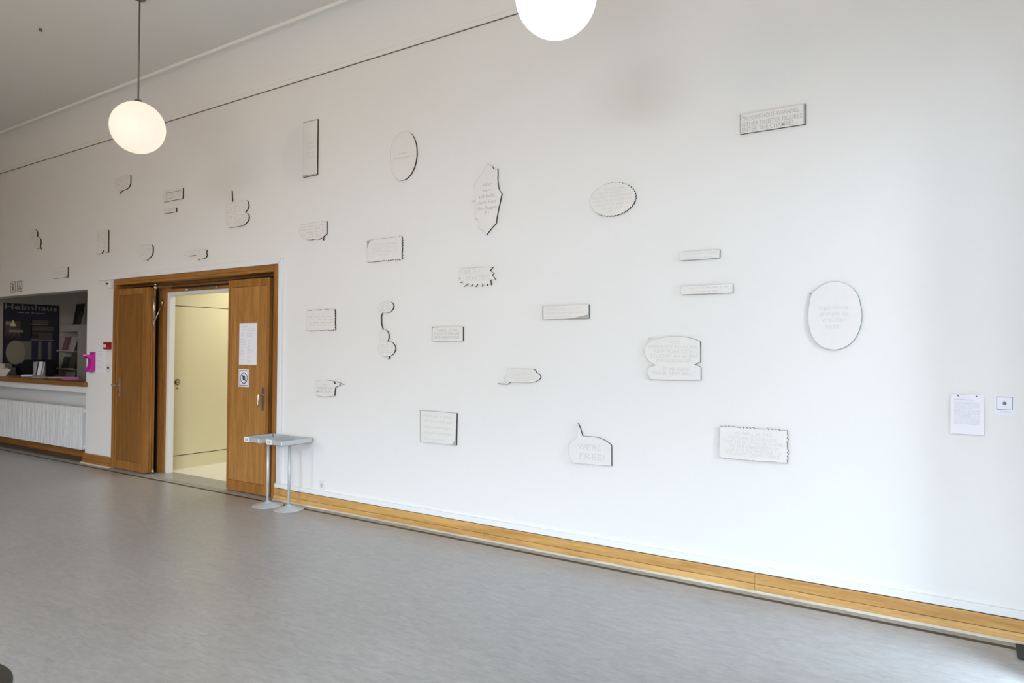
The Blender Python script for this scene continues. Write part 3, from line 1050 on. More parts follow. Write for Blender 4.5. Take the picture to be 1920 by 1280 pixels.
# ------------------------------------------------------------------ wall pieces
T = 0.016
PANELS = [
 ('speech_bubble','small stacked double speech bubble,leftmost of all pieces on the wall','caps',
  [(-11.8622,3.3335),(-11.8576,3.346),(-11.8506,3.3591),(-11.8392,3.3698),(-11.8116,3.3798),(-11.7774,3.385),(-11.7393,3.3868),(-11.7015,3.3829),(-11.6789,3.3752),(-11.6581,3.3642),(-11.6423,3.3523),(-11.6335,3.3396),(-11.6296,3.3259),(-11.6272,3.3131),(-11.6247,3.2963),(-11.626,3.2814),(-11.634,3.2675),(-11.6422,3.2576),(-11.6183,3.2567),(-11.5876,3.253),(-11.558,3.2432),(-11.5327,3.2295),(-11.5227,3.2185),(-11.5166,3.206),(-11.5125,3.1934),(-11.51,3.1809),(-11.5095,3.1682),(-11.5112,3.1556),(-11.5163,3.1427),(-11.5235,3.1299),(-11.5287,3.1194),(-11.5306,3.1107),(-11.5281,3.1036),(-11.5205,3.092),(-11.5105,3.0803),(-11.499,3.071),(-11.4897,3.0647),(-11.5034,3.0719),(-11.5206,3.0811),(-11.5363,3.0902),(-11.5481,3.0973),(-11.5615,3.0932),(-11.5816,3.0888),(-11.6074,3.0865),(-11.6359,3.0866),(-11.6653,3.0905),(-11.691,3.097),(-11.7062,3.1035),(-11.7156,3.1147),(-11.7198,3.1284),(-11.7223,3.1455),(-11.7243,3.1629),(-11.7265,3.1817),(-11.7284,3.2007),(-11.7296,3.2141),(-11.7538,3.216),(-11.7851,3.2202),(-11.8155,3.2283),(-11.8413,3.2391),(-11.8537,3.2516),(-11.8597,3.2662),(-11.8634,3.2837),(-11.8645,3.3017),(-11.8651,3.3176)],
  [('####',-11.844,-11.6756,3.3422,0.0196),('## ##',-11.8248,-11.6831,3.3051,0.0196),('#####',-11.8323,-11.6729,3.266,0.0196),('####',-11.7063,-11.5751,3.2105,0.0178),('#####',-11.7136,-11.5649,3.17,0.0178),('####',-11.6947,-11.5723,3.1332,0.0178)],
  None),
 ('caption_panel','small rectangular caption panel with curled corner,over the info and hanger signs','caps',
  [(-11.0992,2.7465),(-10.6601,2.7486),(-10.6551,2.5994),(-11.0979,2.6003)],
  [('## #####',-11.0268,-10.7207,2.6908,0.0155),('### ## ####',-11.0584,-10.7037,2.6563,0.0155),('### ## ##',-11.0245,-10.7503,2.6257,0.0155)],
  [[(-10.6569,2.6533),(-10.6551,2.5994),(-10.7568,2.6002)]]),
 ('caption_panel','upright caption panel with an arched notch in its bottom edge,above the fire alarm','caps',
  [(-9.8585,3.1881),(-9.5545,3.1813),(-9.5514,2.8796),(-9.611,2.8792),(-9.6268,2.9052),(-9.6543,2.9196),(-9.6781,2.912),(-9.6988,2.898),(-9.7194,2.8776),(-9.8632,2.8815)],
  [('## #### ##',-9.8343,-9.5801,3.1514,0.0146),('### ## ###',-9.8334,-9.5792,3.1223,0.0146),('## ### ##',-9.8325,-9.5783,3.0932,0.0146),('### #####',-9.8316,-9.5775,3.0641,0.0146),('#### ####',-9.8306,-9.5766,3.035,0.0146),('## ######',-9.8297,-9.5757,3.0059,0.0145),('### ###',-9.8145,-9.5888,2.9768,0.0145),('## ## ##',-9.8138,-9.5881,2.955,0.0145)],
  None),
 ('speech_bubble','leaf shaped speech bubble with a tail at its foot,just below left globe lamp','caps',
  [(-9.4035,3.7932),(-9.4049,3.806),(-9.405,3.8168),(-9.4019,3.8265),(-9.3951,3.8358),(-9.385,3.844),(-9.3708,3.8504),(-9.3535,3.8543),(-9.3321,3.8565),(-9.3026,3.8581),(-9.2828,3.859),(-9.2596,3.8598),(-9.2344,3.8605),(-9.2088,3.861),(-9.1842,3.8614),(-9.1623,3.8617),(-9.1324,3.8619),(-9.1045,3.8619),(-9.0798,3.8615),(-9.0597,3.8604),(-9.0358,3.8567),(-9.0239,3.8501),(-9.0189,3.8413),(-9.0181,3.8262),(-9.0172,3.8131),(-9.0165,3.7967),(-9.0162,3.78),(-9.0164,3.7659),(-9.0171,3.7524),(-9.0187,3.7417),(-9.0231,3.7313),(-9.0312,3.7201),(-9.0422,3.7092),(-9.0552,3.6998),(-9.0699,3.6922),(-9.0866,3.6861),(-9.1057,3.6814),(-9.1292,3.6788),(-9.1551,3.6777),(-9.1776,3.6764),(-9.1989,3.6751),(-9.2188,3.6704),(-9.2342,3.6633),(-9.2522,3.6537),(-9.2689,3.6442),(-9.2804,3.6377),(-9.2659,3.6482),(-9.2524,3.6606),(-9.2547,3.6695),(-9.2606,3.6755),(-9.2836,3.679),(-9.3133,3.686),(-9.332,3.6938),(-9.3508,3.7035),(-9.3668,3.7133),(-9.3832,3.7261),(-9.3941,3.7418),(-9.3979,3.7535),(-9.4006,3.7672),(-9.4024,3.7811)],
  [('#### ####',-9.3277,-9.0616,3.8297,0.0213),('## #### ###',-9.3808,-9.0606,3.7977,0.0213),('#### ## ###',-9.3661,-9.0726,3.7587,0.0213),('###',-9.257,-9.1638,3.7188,0.0213)],
  None),
 ('caption_panel','caption panel with engraved inner border,upper of two stacked left of antenna bubble','border',
  [(-8.2391,3.5401),(-7.8256,3.5374),(-7.8277,3.4103),(-8.233,3.4101)],
  [('#### ### ####',-8.1895,-7.8904,3.5113,0.0132),('### #### ###',-8.1889,-7.8898,3.4883,0.0132),('## ### ## ##',-8.1883,-7.8892,3.4653,0.0132),('### ##',-8.1874,-8.0594,3.439,0.0132)],
  None),
 ('caption_panel','narrow little caption strip hanging right under the inner bordered panel','caps',
  [(-8.2306,3.318),(-7.9624,3.311),(-7.9639,3.2623),(-8.2265,3.2632)],
  [('### #### ##',-8.2074,-7.9758,3.3004,0.0132),('## ###',-8.2067,-8.0785,3.2794,0.0132)],
  None),
 ('speech_bubble','round speech bubble with flat top and stub tail,over the door left leaf','caps',
  [(-8.8178,2.8204),(-8.8173,2.8311),(-8.8162,2.8435),(-8.8143,2.8561),(-8.8112,2.8672),(-8.8061,2.88),(-8.7993,2.8913),(-8.7884,2.8999),(-8.7725,2.9048),(-8.7526,2.907),(-8.7297,2.9082),(-8.7119,2.9087),(-8.6931,2.9086),(-8.6712,2.9079),(-8.6441,2.9069),(-8.62,2.9059),(-8.5908,2.9044),(-8.5597,2.9028),(-8.5299,2.9012),(-8.5045,2.8999),(-8.4867,2.8989),(-8.481,2.8916),(-8.4731,2.881),(-8.4669,2.869),(-8.4636,2.8556),(-8.462,2.8408),(-8.462,2.8266),(-8.4636,2.8137),(-8.467,2.8014),(-8.4724,2.7895),(-8.4801,2.7777),(-8.4899,2.7663),(-8.5019,2.7557),(-8.5173,2.7458),(-8.5349,2.7366),(-8.5507,2.7295),(-8.5698,2.7249),(-8.5831,2.7211),(-8.5868,2.71),(-8.5864,2.7001),(-8.5933,2.7058),(-8.6002,2.7116),(-8.6186,2.7124),(-8.6448,2.7137),(-8.6699,2.7161),(-8.6906,2.7196),(-8.7101,2.7242),(-8.7288,2.7307),(-8.7473,2.7399),(-8.7651,2.751),(-8.7807,2.762),(-8.7939,2.7722),(-8.805,2.7823),(-8.8131,2.7921),(-8.8179,2.8052)],
  [('### ## ##',-8.7409,-8.5301,2.8507,0.0164),('## ### ##',-8.7401,-8.5293,2.82,0.0164),('### ####',-8.7391,-8.5406,2.7864,0.0164)],
  None),
 ('speech_bubble','long wavy speech bubble with a drooping left lobe,right above the door opening','caps',
  [(-7.79,2.7276),(-7.791,2.7356),(-7.7872,2.744),(-7.7798,2.7505),(-7.7653,2.7554),(-7.7491,2.7571),(-7.7288,2.7578),(-7.7053,2.7584),(-7.6853,2.7588),(-7.6632,2.759),(-7.6402,2.7592),(-7.6178,2.7593),(-7.5963,2.7596),(-7.5751,2.7599),(-7.5536,2.7601),(-7.5312,2.7603),(-7.5123,2.7605),(-7.4926,2.7607),(-7.4726,2.7608),(-7.4527,2.7607),(-7.4335,2.7603),(-7.4085,2.7595),(-7.3829,2.7583),(-7.3599,2.7567),(-7.3429,2.7545),(-7.3306,2.7479),(-7.3291,2.7401),(-7.3257,2.7327),(-7.3258,2.7255),(-7.3321,2.7179),(-7.3389,2.7122),(-7.332,2.7056),(-7.3251,2.6969),(-7.3229,2.688),(-7.3247,2.6789),(-7.3322,2.6702),(-7.3438,2.6623),(-7.358,2.6562),(-7.3766,2.652),(-7.3932,2.6506),(-7.4122,2.6502),(-7.4309,2.6502),(-7.4499,2.6511),(-7.4686,2.6523),(-7.4827,2.6519),(-7.4911,2.6451),(-7.4931,2.6381),(-7.4971,2.6456),(-7.5011,2.6531),(-7.5145,2.6555),(-7.5289,2.6604),(-7.5347,2.6686),(-7.537,2.679),(-7.537,2.6929),(-7.536,2.7044),(-7.5518,2.7039),(-7.573,2.7033),(-7.5931,2.7028),(-7.6164,2.7023),(-7.6361,2.7016),(-7.6579,2.701),(-7.6788,2.7015),(-7.6978,2.7041),(-7.7159,2.708),(-7.7326,2.7116),(-7.7556,2.716),(-7.7739,2.72),(-7.7847,2.7233)],
  [('### #### ###',-7.6942,-7.542,2.7309,0.0102),('## ### #### ##',-7.5321,-7.3411,2.7526,0.0095),('### ## ###',-7.5315,-7.3406,2.7305,0.0095),('#### ##',-7.7048,-7.5524,2.7157,0.0102),('### ### ##',-7.5201,-7.3399,2.7018,0.0101),('## ####',-7.5196,-7.3604,2.6805,0.0095)],
  None),
 ('speech_bubble','two lobed speech bubble with a tall thin antenna spike on its top','caps',
  [(-6.9675,3.0531),(-6.9683,3.0651),(-6.9679,3.0771),(-6.9666,3.0885),(-6.965,3.0988),(-6.9636,3.1074),(-6.9593,3.1202),(-6.9565,3.1301),(-6.9583,3.1396),(-6.9618,3.1501),(-6.9648,3.1623),(-6.9665,3.1732),(-6.9681,3.1856),(-6.9688,3.198),(-6.9677,3.2095),(-6.9646,3.2201),(-6.9599,3.2303),(-6.9538,3.2392),(-6.9463,3.2462),(-6.9326,3.2514),(-6.9165,3.2535),(-6.9022,3.255),(-6.8856,3.2569),(-6.8746,3.2577),(-6.8746,3.2706),(-6.8748,3.2892),(-6.8749,3.3113),(-6.8751,3.3344),(-6.8752,3.3565),(-6.8754,3.3751),(-6.8755,3.388),(-6.8704,3.3874),(-6.8654,3.3868),(-6.8643,3.3742),(-6.8628,3.3561),(-6.8609,3.3347),(-6.859,3.3122),(-6.8572,3.2908),(-6.8556,3.2727),(-6.8545,3.2601),(-6.842,3.2599),(-6.8248,3.2597),(-6.8045,3.2593),(-6.7826,3.259),(-6.7606,3.2585),(-6.7402,3.2581),(-6.72,3.2578),(-6.6988,3.2576),(-6.6775,3.2573),(-6.6572,3.2568),(-6.639,3.256),(-6.6239,3.2545),(-6.6035,3.2504),(-6.591,3.2446),(-6.5813,3.2364),(-6.5743,3.2278),(-6.5688,3.2175),(-6.5649,3.2066),(-6.5624,3.1962),(-6.5606,3.1838),(-6.5614,3.1717),(-6.5676,3.1588),(-6.5761,3.1496),(-6.5881,3.1394),(-6.6012,3.1292),(-6.613,3.1204),(-6.6211,3.1142),(-6.6073,3.1094),(-6.5881,3.1026),(-6.5723,3.0947),(-6.563,3.0862),(-6.5571,3.0767),(-6.5537,3.0662),(-6.5526,3.0541),(-6.5541,3.0411),(-6.559,3.0288),(-6.5653,3.0204),(-6.5737,3.0125),(-6.5836,3.005),(-6.5945,2.998),(-6.6059,2.9912),(-6.6184,2.9847),(-6.6324,2.9789),(-6.6485,2.9745),(-6.6623,2.9721),(-6.6766,2.9707),(-6.6925,2.9698),(-6.7113,2.9694),(-6.7341,2.969),(-6.7548,2.9688),(-6.7795,2.9686),(-6.8066,2.9685),(-6.8342,2.9686),(-6.8606,2.969),(-6.884,2.9698),(-6.9024,2.971),(-6.9275,2.974),(-6.9386,2.9788),(-6.9471,2.9887),(-6.9531,2.9988),(-6.9582,3.0116),(-6.9622,3.0258),(-6.9654,3.0401)],
  [('### #### ###',-6.8959,-6.6537,3.2364,0.0145),('## #### ####',-6.9248,-6.6055,3.2021,0.0145),('#### ## #####',-6.944,-6.5955,3.1725,0.0145),('### ### ## ##',-6.9433,-6.6138,3.1434,0.0145),('## ##',-6.8443,-6.7664,3.1222,0.0133),('#### ### ####',-6.9422,-6.6127,3.0891,0.0133),('### ## #####',-6.9415,-6.5931,3.058,0.0133),('#### #### ##',-6.9409,-6.5926,3.0308,0.0133),('## ### ####',-6.9404,-6.6015,3.0072,0.0133),('### ####',-6.8708,-6.6581,2.9857,0.0133)],
  None),
 ('caption_panel','tall narrow caption panel of four short lines,below the picture rail','wide',
  [(-5.6705,3.9553),(-5.4533,3.9519),(-5.4538,3.3803),(-5.6701,3.3794)],
  [('Ich',-5.6035,-5.5264,3.7223,0.0243),('hatte',-5.6149,-5.5015,3.6743,0.0243),('einen',-5.6141,-5.5007,3.6273,0.0243),('Traum.',-5.6257,-5.5,3.5868,0.0243)],
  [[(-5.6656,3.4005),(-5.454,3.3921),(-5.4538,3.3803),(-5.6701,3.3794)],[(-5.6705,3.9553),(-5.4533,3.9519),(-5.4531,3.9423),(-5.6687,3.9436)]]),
 ('speech_bubble','plain oval bubble without a tail,right of tall narrow panel','wide',
  [(-4.45,3.4173),(-4.45,3.4287),(-4.45,3.4406),(-4.4498,3.4529),(-4.4493,3.4653),(-4.4484,3.4773),(-4.4468,3.4887),(-4.4445,3.4992),(-4.4414,3.5087),(-4.4377,3.5176),(-4.4334,3.5259),(-4.4286,3.5337),(-4.4234,3.5413),(-4.4179,3.5487),(-4.4121,3.556),(-4.405,3.5645),(-4.3973,3.5729),(-4.3891,3.581),(-4.3806,3.5886),(-4.372,3.5955),(-4.3634,3.6016),(-4.3528,3.6078),(-4.3418,3.613),(-4.3308,3.6173),(-4.3198,3.6207),(-4.3093,3.6233),(-4.297,3.6254),(-4.2853,3.6262),(-4.2735,3.6255),(-4.2608,3.6233),(-4.2494,3.6205),(-4.2371,3.6167),(-4.2247,3.612),(-4.2126,3.6061),(-4.2017,3.5992),(-4.1934,3.5924),(-4.1856,3.5846),(-4.1782,3.5762),(-4.1713,3.5671),(-4.1648,3.5575),(-4.1587,3.5476),(-4.1538,3.5387),(-4.1492,3.5293),(-4.145,3.5195),(-4.141,3.5095),(-4.1375,3.4993),(-4.1343,3.489),(-4.1315,3.4787),(-4.1292,3.4683),(-4.1273,3.4575),(-4.1258,3.4465),(-4.1246,3.4356),(-4.1237,3.4249),(-4.1231,3.4146),(-4.1227,3.405),(-4.1226,3.3947),(-4.1228,3.3853),(-4.1233,3.3764),(-4.1243,3.3677),(-4.1256,3.3588),(-4.1273,3.3494),(-4.1289,3.3408),(-4.1308,3.3321),(-4.1329,3.3232),(-4.1353,3.3142),(-4.1381,3.3052),(-4.1413,3.2963),(-4.1449,3.2875),(-4.149,3.2787),(-4.1535,3.2697),(-4.1585,3.2607),(-4.1638,3.2519),(-4.1694,3.2434),(-4.1751,3.2354),(-4.1811,3.228),(-4.1883,3.2201),(-4.196,3.2129),(-4.204,3.2062),(-4.2122,3.2001),(-4.2203,3.1946),(-4.2284,3.1898),(-4.24,3.1837),(-4.2513,3.1789),(-4.2632,3.1755),(-4.2764,3.1737),(-4.2886,3.1734),(-4.3019,3.1739),(-4.3157,3.1755),(-4.3291,3.1782),(-4.3415,3.1822),(-4.3526,3.1874),(-4.3631,3.194),(-4.3729,3.2016),(-4.3823,3.2101),(-4.3911,3.2194),(-4.3982,3.2278),(-4.405,3.2369),(-4.4114,3.2467),(-4.4174,3.2568),(-4.4228,3.2673),(-4.4277,3.2779),(-4.4313,3.2871),(-4.4345,3.2966),(-4.4372,3.3064),(-4.4396,3.3163),(-4.4417,3.3263),(-4.4435,3.3363),(-4.4452,3.3464),(-4.4467,3.3563),(-4.4478,3.3661),(-4.4487,3.376),(-4.4494,3.386),(-4.4498,3.3962),(-4.45,3.4066)],
  [('#####',-4.3458,-4.2338,3.425,0.0189),('############!',-4.4054,-4.1813,3.3831,0.0179)],
  None),
 ('speech_bubble','fat rounded speech bubble with wavy bottom and square upper right corner','caps',
  [(-5.7196,2.8304),(-5.7183,2.8399),(-5.716,2.8508),(-5.7124,2.8611),(-5.707,2.8706),(-5.7003,2.8796),(-5.6943,2.8865),(-5.687,2.8911),(-5.682,2.8926),(-5.6712,2.8924),(-5.6564,2.8921),(-5.6389,2.8918),(-5.6197,2.8915),(-5.6,2.8913),(-5.5809,2.8914),(-5.565,2.8918),(-5.5489,2.8924),(-5.5325,2.8931),(-5.5155,2.8939),(-5.498,2.8946),(-5.4797,2.8951),(-5.4605,2.8953),(-5.4387,2.8952),(-5.414,2.8947),(-5.3881,2.8941),(-5.3626,2.8934),(-5.3393,2.8926),(-5.3198,2.892),(-5.3056,2.8916),(-5.3054,2.8793),(-5.3051,2.8615),(-5.3048,2.8404),(-5.3044,2.8183),(-5.3041,2.7972),(-5.3038,2.7794),(-5.3036,2.7671),(-5.305,2.7634),(-5.3107,2.7576),(-5.3213,2.7523),(-5.335,2.7461),(-5.3455,2.7403),(-5.3507,2.734),(-5.3517,2.7267),(-5.3527,2.7179),(-5.3533,2.7077),(-5.3536,2.7004),(-5.3572,2.708),(-5.3622,2.7183),(-5.3658,2.7258),(-5.3724,2.7267),(-5.3835,2.7263),(-5.3938,2.723),(-5.4061,2.7186),(-5.4188,2.7159),(-5.4314,2.7169),(-5.4445,2.7196),(-5.4575,2.7222),(-5.4708,2.7241),(-5.4842,2.7258),(-5.4965,2.7264),(-5.5107,2.7235),(-5.5265,2.7207),(-5.5423,2.7211),(-5.5604,2.7227),(-5.578,2.7249),(-5.5939,2.7274),(-5.6092,2.7306),(-5.6239,2.7348),(-5.6378,2.7403),(-5.6509,2.7468),(-5.6642,2.7548),(-5.675,2.7622),(-5.6863,2.7708),(-5.6967,2.7795),(-5.7049,2.7874),(-5.7138,2.8003),(-5.7178,2.8114),(-5.72,2.8205)],
  [('### #### ## ####',-5.6745,-5.3297,2.8594,0.0164),('#### ### #### ##',-5.6905,-5.3292,2.83,0.0165),('## ##### ### ###',-5.6817,-5.3288,2.7995,0.0164),('### #### ## ###',-5.6648,-5.3362,2.7745,0.0142),('#### ## ####',-5.6153,-5.3829,2.7526,0.0142)],
  None),
 ('caption_panel','ragged edged caption panel with brown stained corner,right of the fat bubble','caps',
  [(-4.7389,2.6498),(-4.7272,2.6497),(-4.7155,2.6477),(-4.7038,2.6543),(-4.6921,2.649),(-4.6804,2.6556),(-4.6687,2.6477),(-4.657,2.6562),(-4.5868,2.6497),(-4.5751,2.6475),(-4.5634,2.6545),(-4.5517,2.6482),(-4.54,2.6559),(-4.5283,2.6475),(-4.5166,2.6553),(-4.5049,2.6487),(-4.4581,2.6497),(-4.4464,2.6572),(-4.4347,2.6474),(-4.423,2.6566),(-4.4113,2.648),(-4.3996,2.6539),(-4.3879,2.6483),(-4.3528,2.6497),(-4.3411,2.6484),(-4.3294,2.6569),(-4.3177,2.6463),(-4.306,2.656),(-4.2943,2.6496),(-4.2942,2.638),(-4.2957,2.6264),(-4.2864,2.6148),(-4.2968,2.6032),(-4.2868,2.5916),(-4.2965,2.5799),(-4.2861,2.5684),(-4.2946,2.5567),(-4.2893,2.5451),(-4.2934,2.4986),(-4.2969,2.487),(-4.2854,2.4754),(-4.2959,2.4638),(-4.2867,2.4522),(-4.2931,2.4406),(-4.3047,2.4405),(-4.3164,2.4432),(-4.328,2.4332),(-4.3397,2.4426),(-4.3513,2.4343),(-4.363,2.4432),(-4.3746,2.4355),(-4.3863,2.4435),(-4.4213,2.4403),(-4.4329,2.4408),(-4.4446,2.4336),(-4.4562,2.444),(-4.4679,2.4328),(-4.4795,2.4408),(-4.4912,2.4326),(-4.5028,2.4423),(-4.5494,2.4401),(-4.5611,2.435),(-4.5727,2.444),(-4.5844,2.4341),(-4.596,2.4419),(-4.6077,2.4341),(-4.6193,2.443),(-4.631,2.4357),(-4.6426,2.4408),(-4.6543,2.4359),(-4.7242,2.4398),(-4.7359,2.4398),(-4.736,2.4515),(-4.7353,2.4632),(-4.7405,2.4748),(-4.7346,2.4865),(-4.7409,2.4981),(-4.7354,2.5098),(-4.7424,2.5214),(-4.7363,2.5331),(-4.7453,2.5447),(-4.7381,2.5914),(-4.7351,2.6031),(-4.7427,2.6147),(-4.7366,2.6265),(-4.7429,2.638)],
  [('THE ATTACK CONTINUED',-4.6826,-4.3478,2.5962,0.0202),('WASTES OF EARTH. WE',-4.675,-4.3539,2.5608,0.0202),('ARE NOT ALONE IN THE',-4.6816,-4.3469,2.5305,0.0202),('UNIVERSE.',-4.6043,-4.4604,2.4991,0.0202)],
  [[(-4.7382,2.6478),(-4.686,2.6479),(-4.7071,2.6255),(-4.7232,2.5979),(-4.7371,2.57)]]),
 ('speech_bubble','tall jagged bubble asking wer verschliesst denn hier die Augen','bold',
  [(-3.3322,3.1891),(-3.2802,3.1617),(-3.2671,3.1347),(-3.2383,3.1307),(-3.2272,3.1358),(-3.2253,3.0998),(-3.2263,3.047),(-3.2211,2.9935),(-3.2112,2.9553),(-3.1823,2.9176),(-3.2021,2.8369),(-3.2129,2.8012),(-3.2235,2.7521),(-3.2326,2.7108),(-3.2371,2.6743),(-3.2879,2.6313),(-3.3391,2.5813),(-3.3523,2.6024),(-3.3688,2.6226),(-3.3886,2.6351),(-3.4116,2.6412),(-3.4217,2.6595),(-3.4173,2.7129),(-3.4323,2.7278),(-3.4622,2.7348),(-3.456,2.7814),(-3.4521,2.8867),(-3.5005,2.8917),(-3.4522,2.8948),(-3.4574,2.9178),(-3.4599,2.9964),(-3.4717,3.0073),(-3.4652,3.0268),(-3.4587,3.0395),(-3.4096,3.0898),(-3.3643,3.1427)],
  [('Wer',-3.3787,-3.2844,3.0136,0.0319),('ver-',-3.381,-3.2867,2.9683,0.0297),('schließt',-3.4198,-3.2479,2.9158,0.0319),('denn hier',-3.4305,-3.2337,2.8655,0.0319),('die Augen',-3.4385,-3.2305,2.8156,0.0319),('?!',-3.3539,-3.3096,2.7722,0.0273)],
  None),
 ('speech_bubble','spiky shout bubble with a sawtooth edge of points all round its foot','caps',
  [(-3.6035,2.3102),(-3.448,2.3111),(-3.2656,2.3062),(-3.2964,2.2754),(-3.2555,2.2493),(-3.2757,2.2406),(-3.2395,2.1973),(-3.2909,2.1969),(-3.2832,2.152),(-3.3243,2.1678),(-3.3265,2.148),(-3.3741,2.1701),(-3.375,2.1432),(-3.4268,2.1686),(-3.4438,2.1453),(-3.4763,2.1678),(-3.501,2.1518),(-3.5213,2.179),(-3.5714,2.1529),(-3.5833,2.1982),(-3.6124,2.1874),(-3.6077,2.2238),(-3.6307,2.225),(-3.6081,2.2565),(-3.6326,2.2843),(-3.6008,2.2907),(-3.6124,2.3056)],
  [('HE DU,',-3.5583,-3.3878,2.2776,0.0368),('WARTEST!',-3.5462,-3.2986,2.2221,0.0458)],
  None),
 ('speech_bubble','scalloped oval bubble with wavy rim,upper middle of the wall','caps',
  [(-1.9882,2.7544),(-1.9827,2.7477),(-1.9804,2.7418),(-1.9814,2.7361),(-1.9904,2.735),(-1.9865,2.7279),(-1.9857,2.7217),(-1.988,2.7163),(-1.9971,2.7161),(-1.9949,2.7087),(-1.9956,2.7025),(-1.9991,2.6974),(-2.0081,2.6982),(-2.0077,2.6906),(-2.0097,2.6846),(-2.0144,2.6799),(-2.0232,2.6816),(-2.0245,2.6741),(-2.0279,2.6684),(-2.0336,2.6642),(-2.0419,2.6669),(-2.0449,2.6596),(-2.0496,2.6543),(-2.0562,2.6508),(-2.0638,2.6543),(-2.0684,2.6474),(-2.0743,2.6426),(-2.0817,2.6399),(-2.0883,2.6441),(-2.0945,2.6378),(-2.1014,2.6338),(-2.1093,2.6318),(-2.1149,2.6367),(-2.1225,2.6311),(-2.1302,2.6278),(-2.1385,2.6267),(-2.1429,2.6322),(-2.1517,2.6275),(-2.1601,2.625),(-2.1685,2.6248),(-2.1715,2.6306),(-2.1813,2.6269),(-2.1902,2.6254),(-2.1986,2.6261),(-2.2002,2.6322),(-2.2108,2.6295),(-2.2199,2.629),(-2.228,2.6305),(-2.2282,2.6367),(-2.2392,2.6352),(-2.2484,2.6356),(-2.256,2.638),(-2.2548,2.6441),(-2.266,2.6438),(-2.2749,2.6452),(-2.282,2.6484),(-2.2793,2.6543),(-2.2905,2.6551),(-2.299,2.6574),(-2.3052,2.6613),(-2.3012,2.6669),(-2.312,2.6689),(-2.3199,2.6721),(-2.3251,2.6766),(-2.3199,2.6816),(-2.3301,2.6848),(-2.3371,2.6888),(-2.3413,2.6937),(-2.3349,2.6982),(-2.3443,2.7024),(-2.3503,2.707),(-2.3532,2.7124),(-2.346,2.7161),(-2.3542,2.7213),(-2.3591,2.7265),(-2.3607,2.7321),(-2.3527,2.735),(-2.3596,2.741),(-2.3632,2.7466),(-2.3635,2.7523),(-2.3549,2.7544),(-2.3604,2.761),(-2.3627,2.767),(-2.3617,2.7726),(-2.3527,2.7737),(-2.3566,2.7808),(-2.3574,2.787),(-2.3551,2.7925),(-2.346,2.7926),(-2.3482,2.8),(-2.3475,2.8062),(-2.344,2.8114),(-2.3349,2.8105),(-2.3354,2.8181),(-2.3334,2.8241),(-2.3287,2.8289),(-2.3199,2.8271),(-2.3186,2.8346),(-2.3152,2.8403),(-2.3094,2.8445),(-2.3012,2.8418),(-2.2982,2.8491),(-2.2935,2.8544),(-2.2868,2.858),(-2.2793,2.8545),(-2.2746,2.8613),(-2.2688,2.8661),(-2.2614,2.8689),(-2.2548,2.8646),(-2.2486,2.8709),(-2.2417,2.875),(-2.2337,2.8769),(-2.2282,2.872),(-2.2206,2.8776),(-2.2128,2.8809),(-2.2046,2.882),(-2.2002,2.8766),(-2.1914,2.8813),(-2.183,2.8837),(-2.1746,2.8839),(-2.1715,2.8781),(-2.1617,2.8818),(-2.1529,2.8833),(-2.1445,2.8826),(-2.1429,2.8766),(-2.1323,2.8792),(-2.1232,2.8797),(-2.1151,2.8782),(-2.1149,2.872),(-2.1039,2.8735),(-2.0947,2.8731),(-2.0871,2.8707),(-2.0883,2.8646),(-2.0771,2.8649),(-2.0681,2.8635),(-2.0611,2.8604),(-2.0638,2.8545),(-2.0526,2.8536),(-2.0441,2.8513),(-2.0379,2.8474),(-2.0419,2.8418),(-2.031,2.8398),(-2.0232,2.8366),(-2.018,2.8321),(-2.0232,2.8271),(-2.013,2.8239),(-2.006,2.82),(-2.0018,2.815),(-2.0081,2.8105),(-1.9988,2.8063),(-1.9928,2.8017),(-1.9899,2.7963),(-1.9971,2.7926),(-1.9889,2.7875),(-1.984,2.7822),(-1.9824,2.7766),(-1.9904,2.7737),(-1.9834,2.7678),(-1.9799,2.7621),(-1.9795,2.7564)],
  [('THE LATE MARS',-2.2429,-2.0673,2.8349,0.0203),('MISSION ASTRONAUT',-2.2967,-2.0585,2.8071,0.0203),('RECORDED THIS STATEMENT',-2.3397,-2.0155,2.7785,0.0203),('WHEN IT BECAME CLEAR SHE',-2.3372,-2.0154,2.7479,0.0203),("COULDN'T GET BACK TO",-2.3188,-2.0323,2.7174,0.0203),('THE SHELTER IN',-2.2599,-2.088,2.6869,0.0203),('TIME.',-2.2239,-2.173,2.6591,0.0187)],
  None),
 ('caption_panel','grey lettered caption panel of three lines at the upper right of the wall','boldleft',
  [(-1.2246,3.2258),(-0.8067,3.2235),(-0.8065,3.0893),(-1.2224,3.0914)],
  [('THEN,WITHOUT WARNING,',-1.2109,-0.8438,3.1933,0.0301),('OTHER SINISTER FIGURES',-1.2108,-0.8258,3.1504,0.0301),('ENTER THE CHAMBER...',-1.2089,-0.8519,3.1151,0.0301)],
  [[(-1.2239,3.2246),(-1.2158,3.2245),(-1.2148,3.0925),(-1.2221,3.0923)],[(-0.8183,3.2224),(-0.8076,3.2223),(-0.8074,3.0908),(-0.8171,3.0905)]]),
 ('caption_panel','thin handwritten caption strip,upper of the two narrow ones at right','hand',
  [(-1.6405,2.3132),(-1.3574,2.3124),(-1.3581,2.253),(-1.6346,2.2524),(-1.6402,2.2591)],
  [('As the winter takes a hand & when',-1.6216,-1.3673,2.2977,0.0173),('winter has gone will stay',-1.6176,-1.4042,2.2688,0.0158)],
  None),
 ('caption_panel','longer thin caption strip,lower of the two narrow ones at right','hand',
  [(-1.6368,2.0707),(-1.2679,2.0697),(-1.2677,2.0077),(-1.627,2.008),(-1.6365,2.0176)],
  [('#### ### ## #### #### ## ###',-1.5739,-1.3005,2.0526,0.0119),('### ## #### ### ####',-1.5584,-1.3737,2.0259,0.0112)],
  None),
 ('caption_panel','caption panel with long grey curled corner,left of two narrow strips','hand',
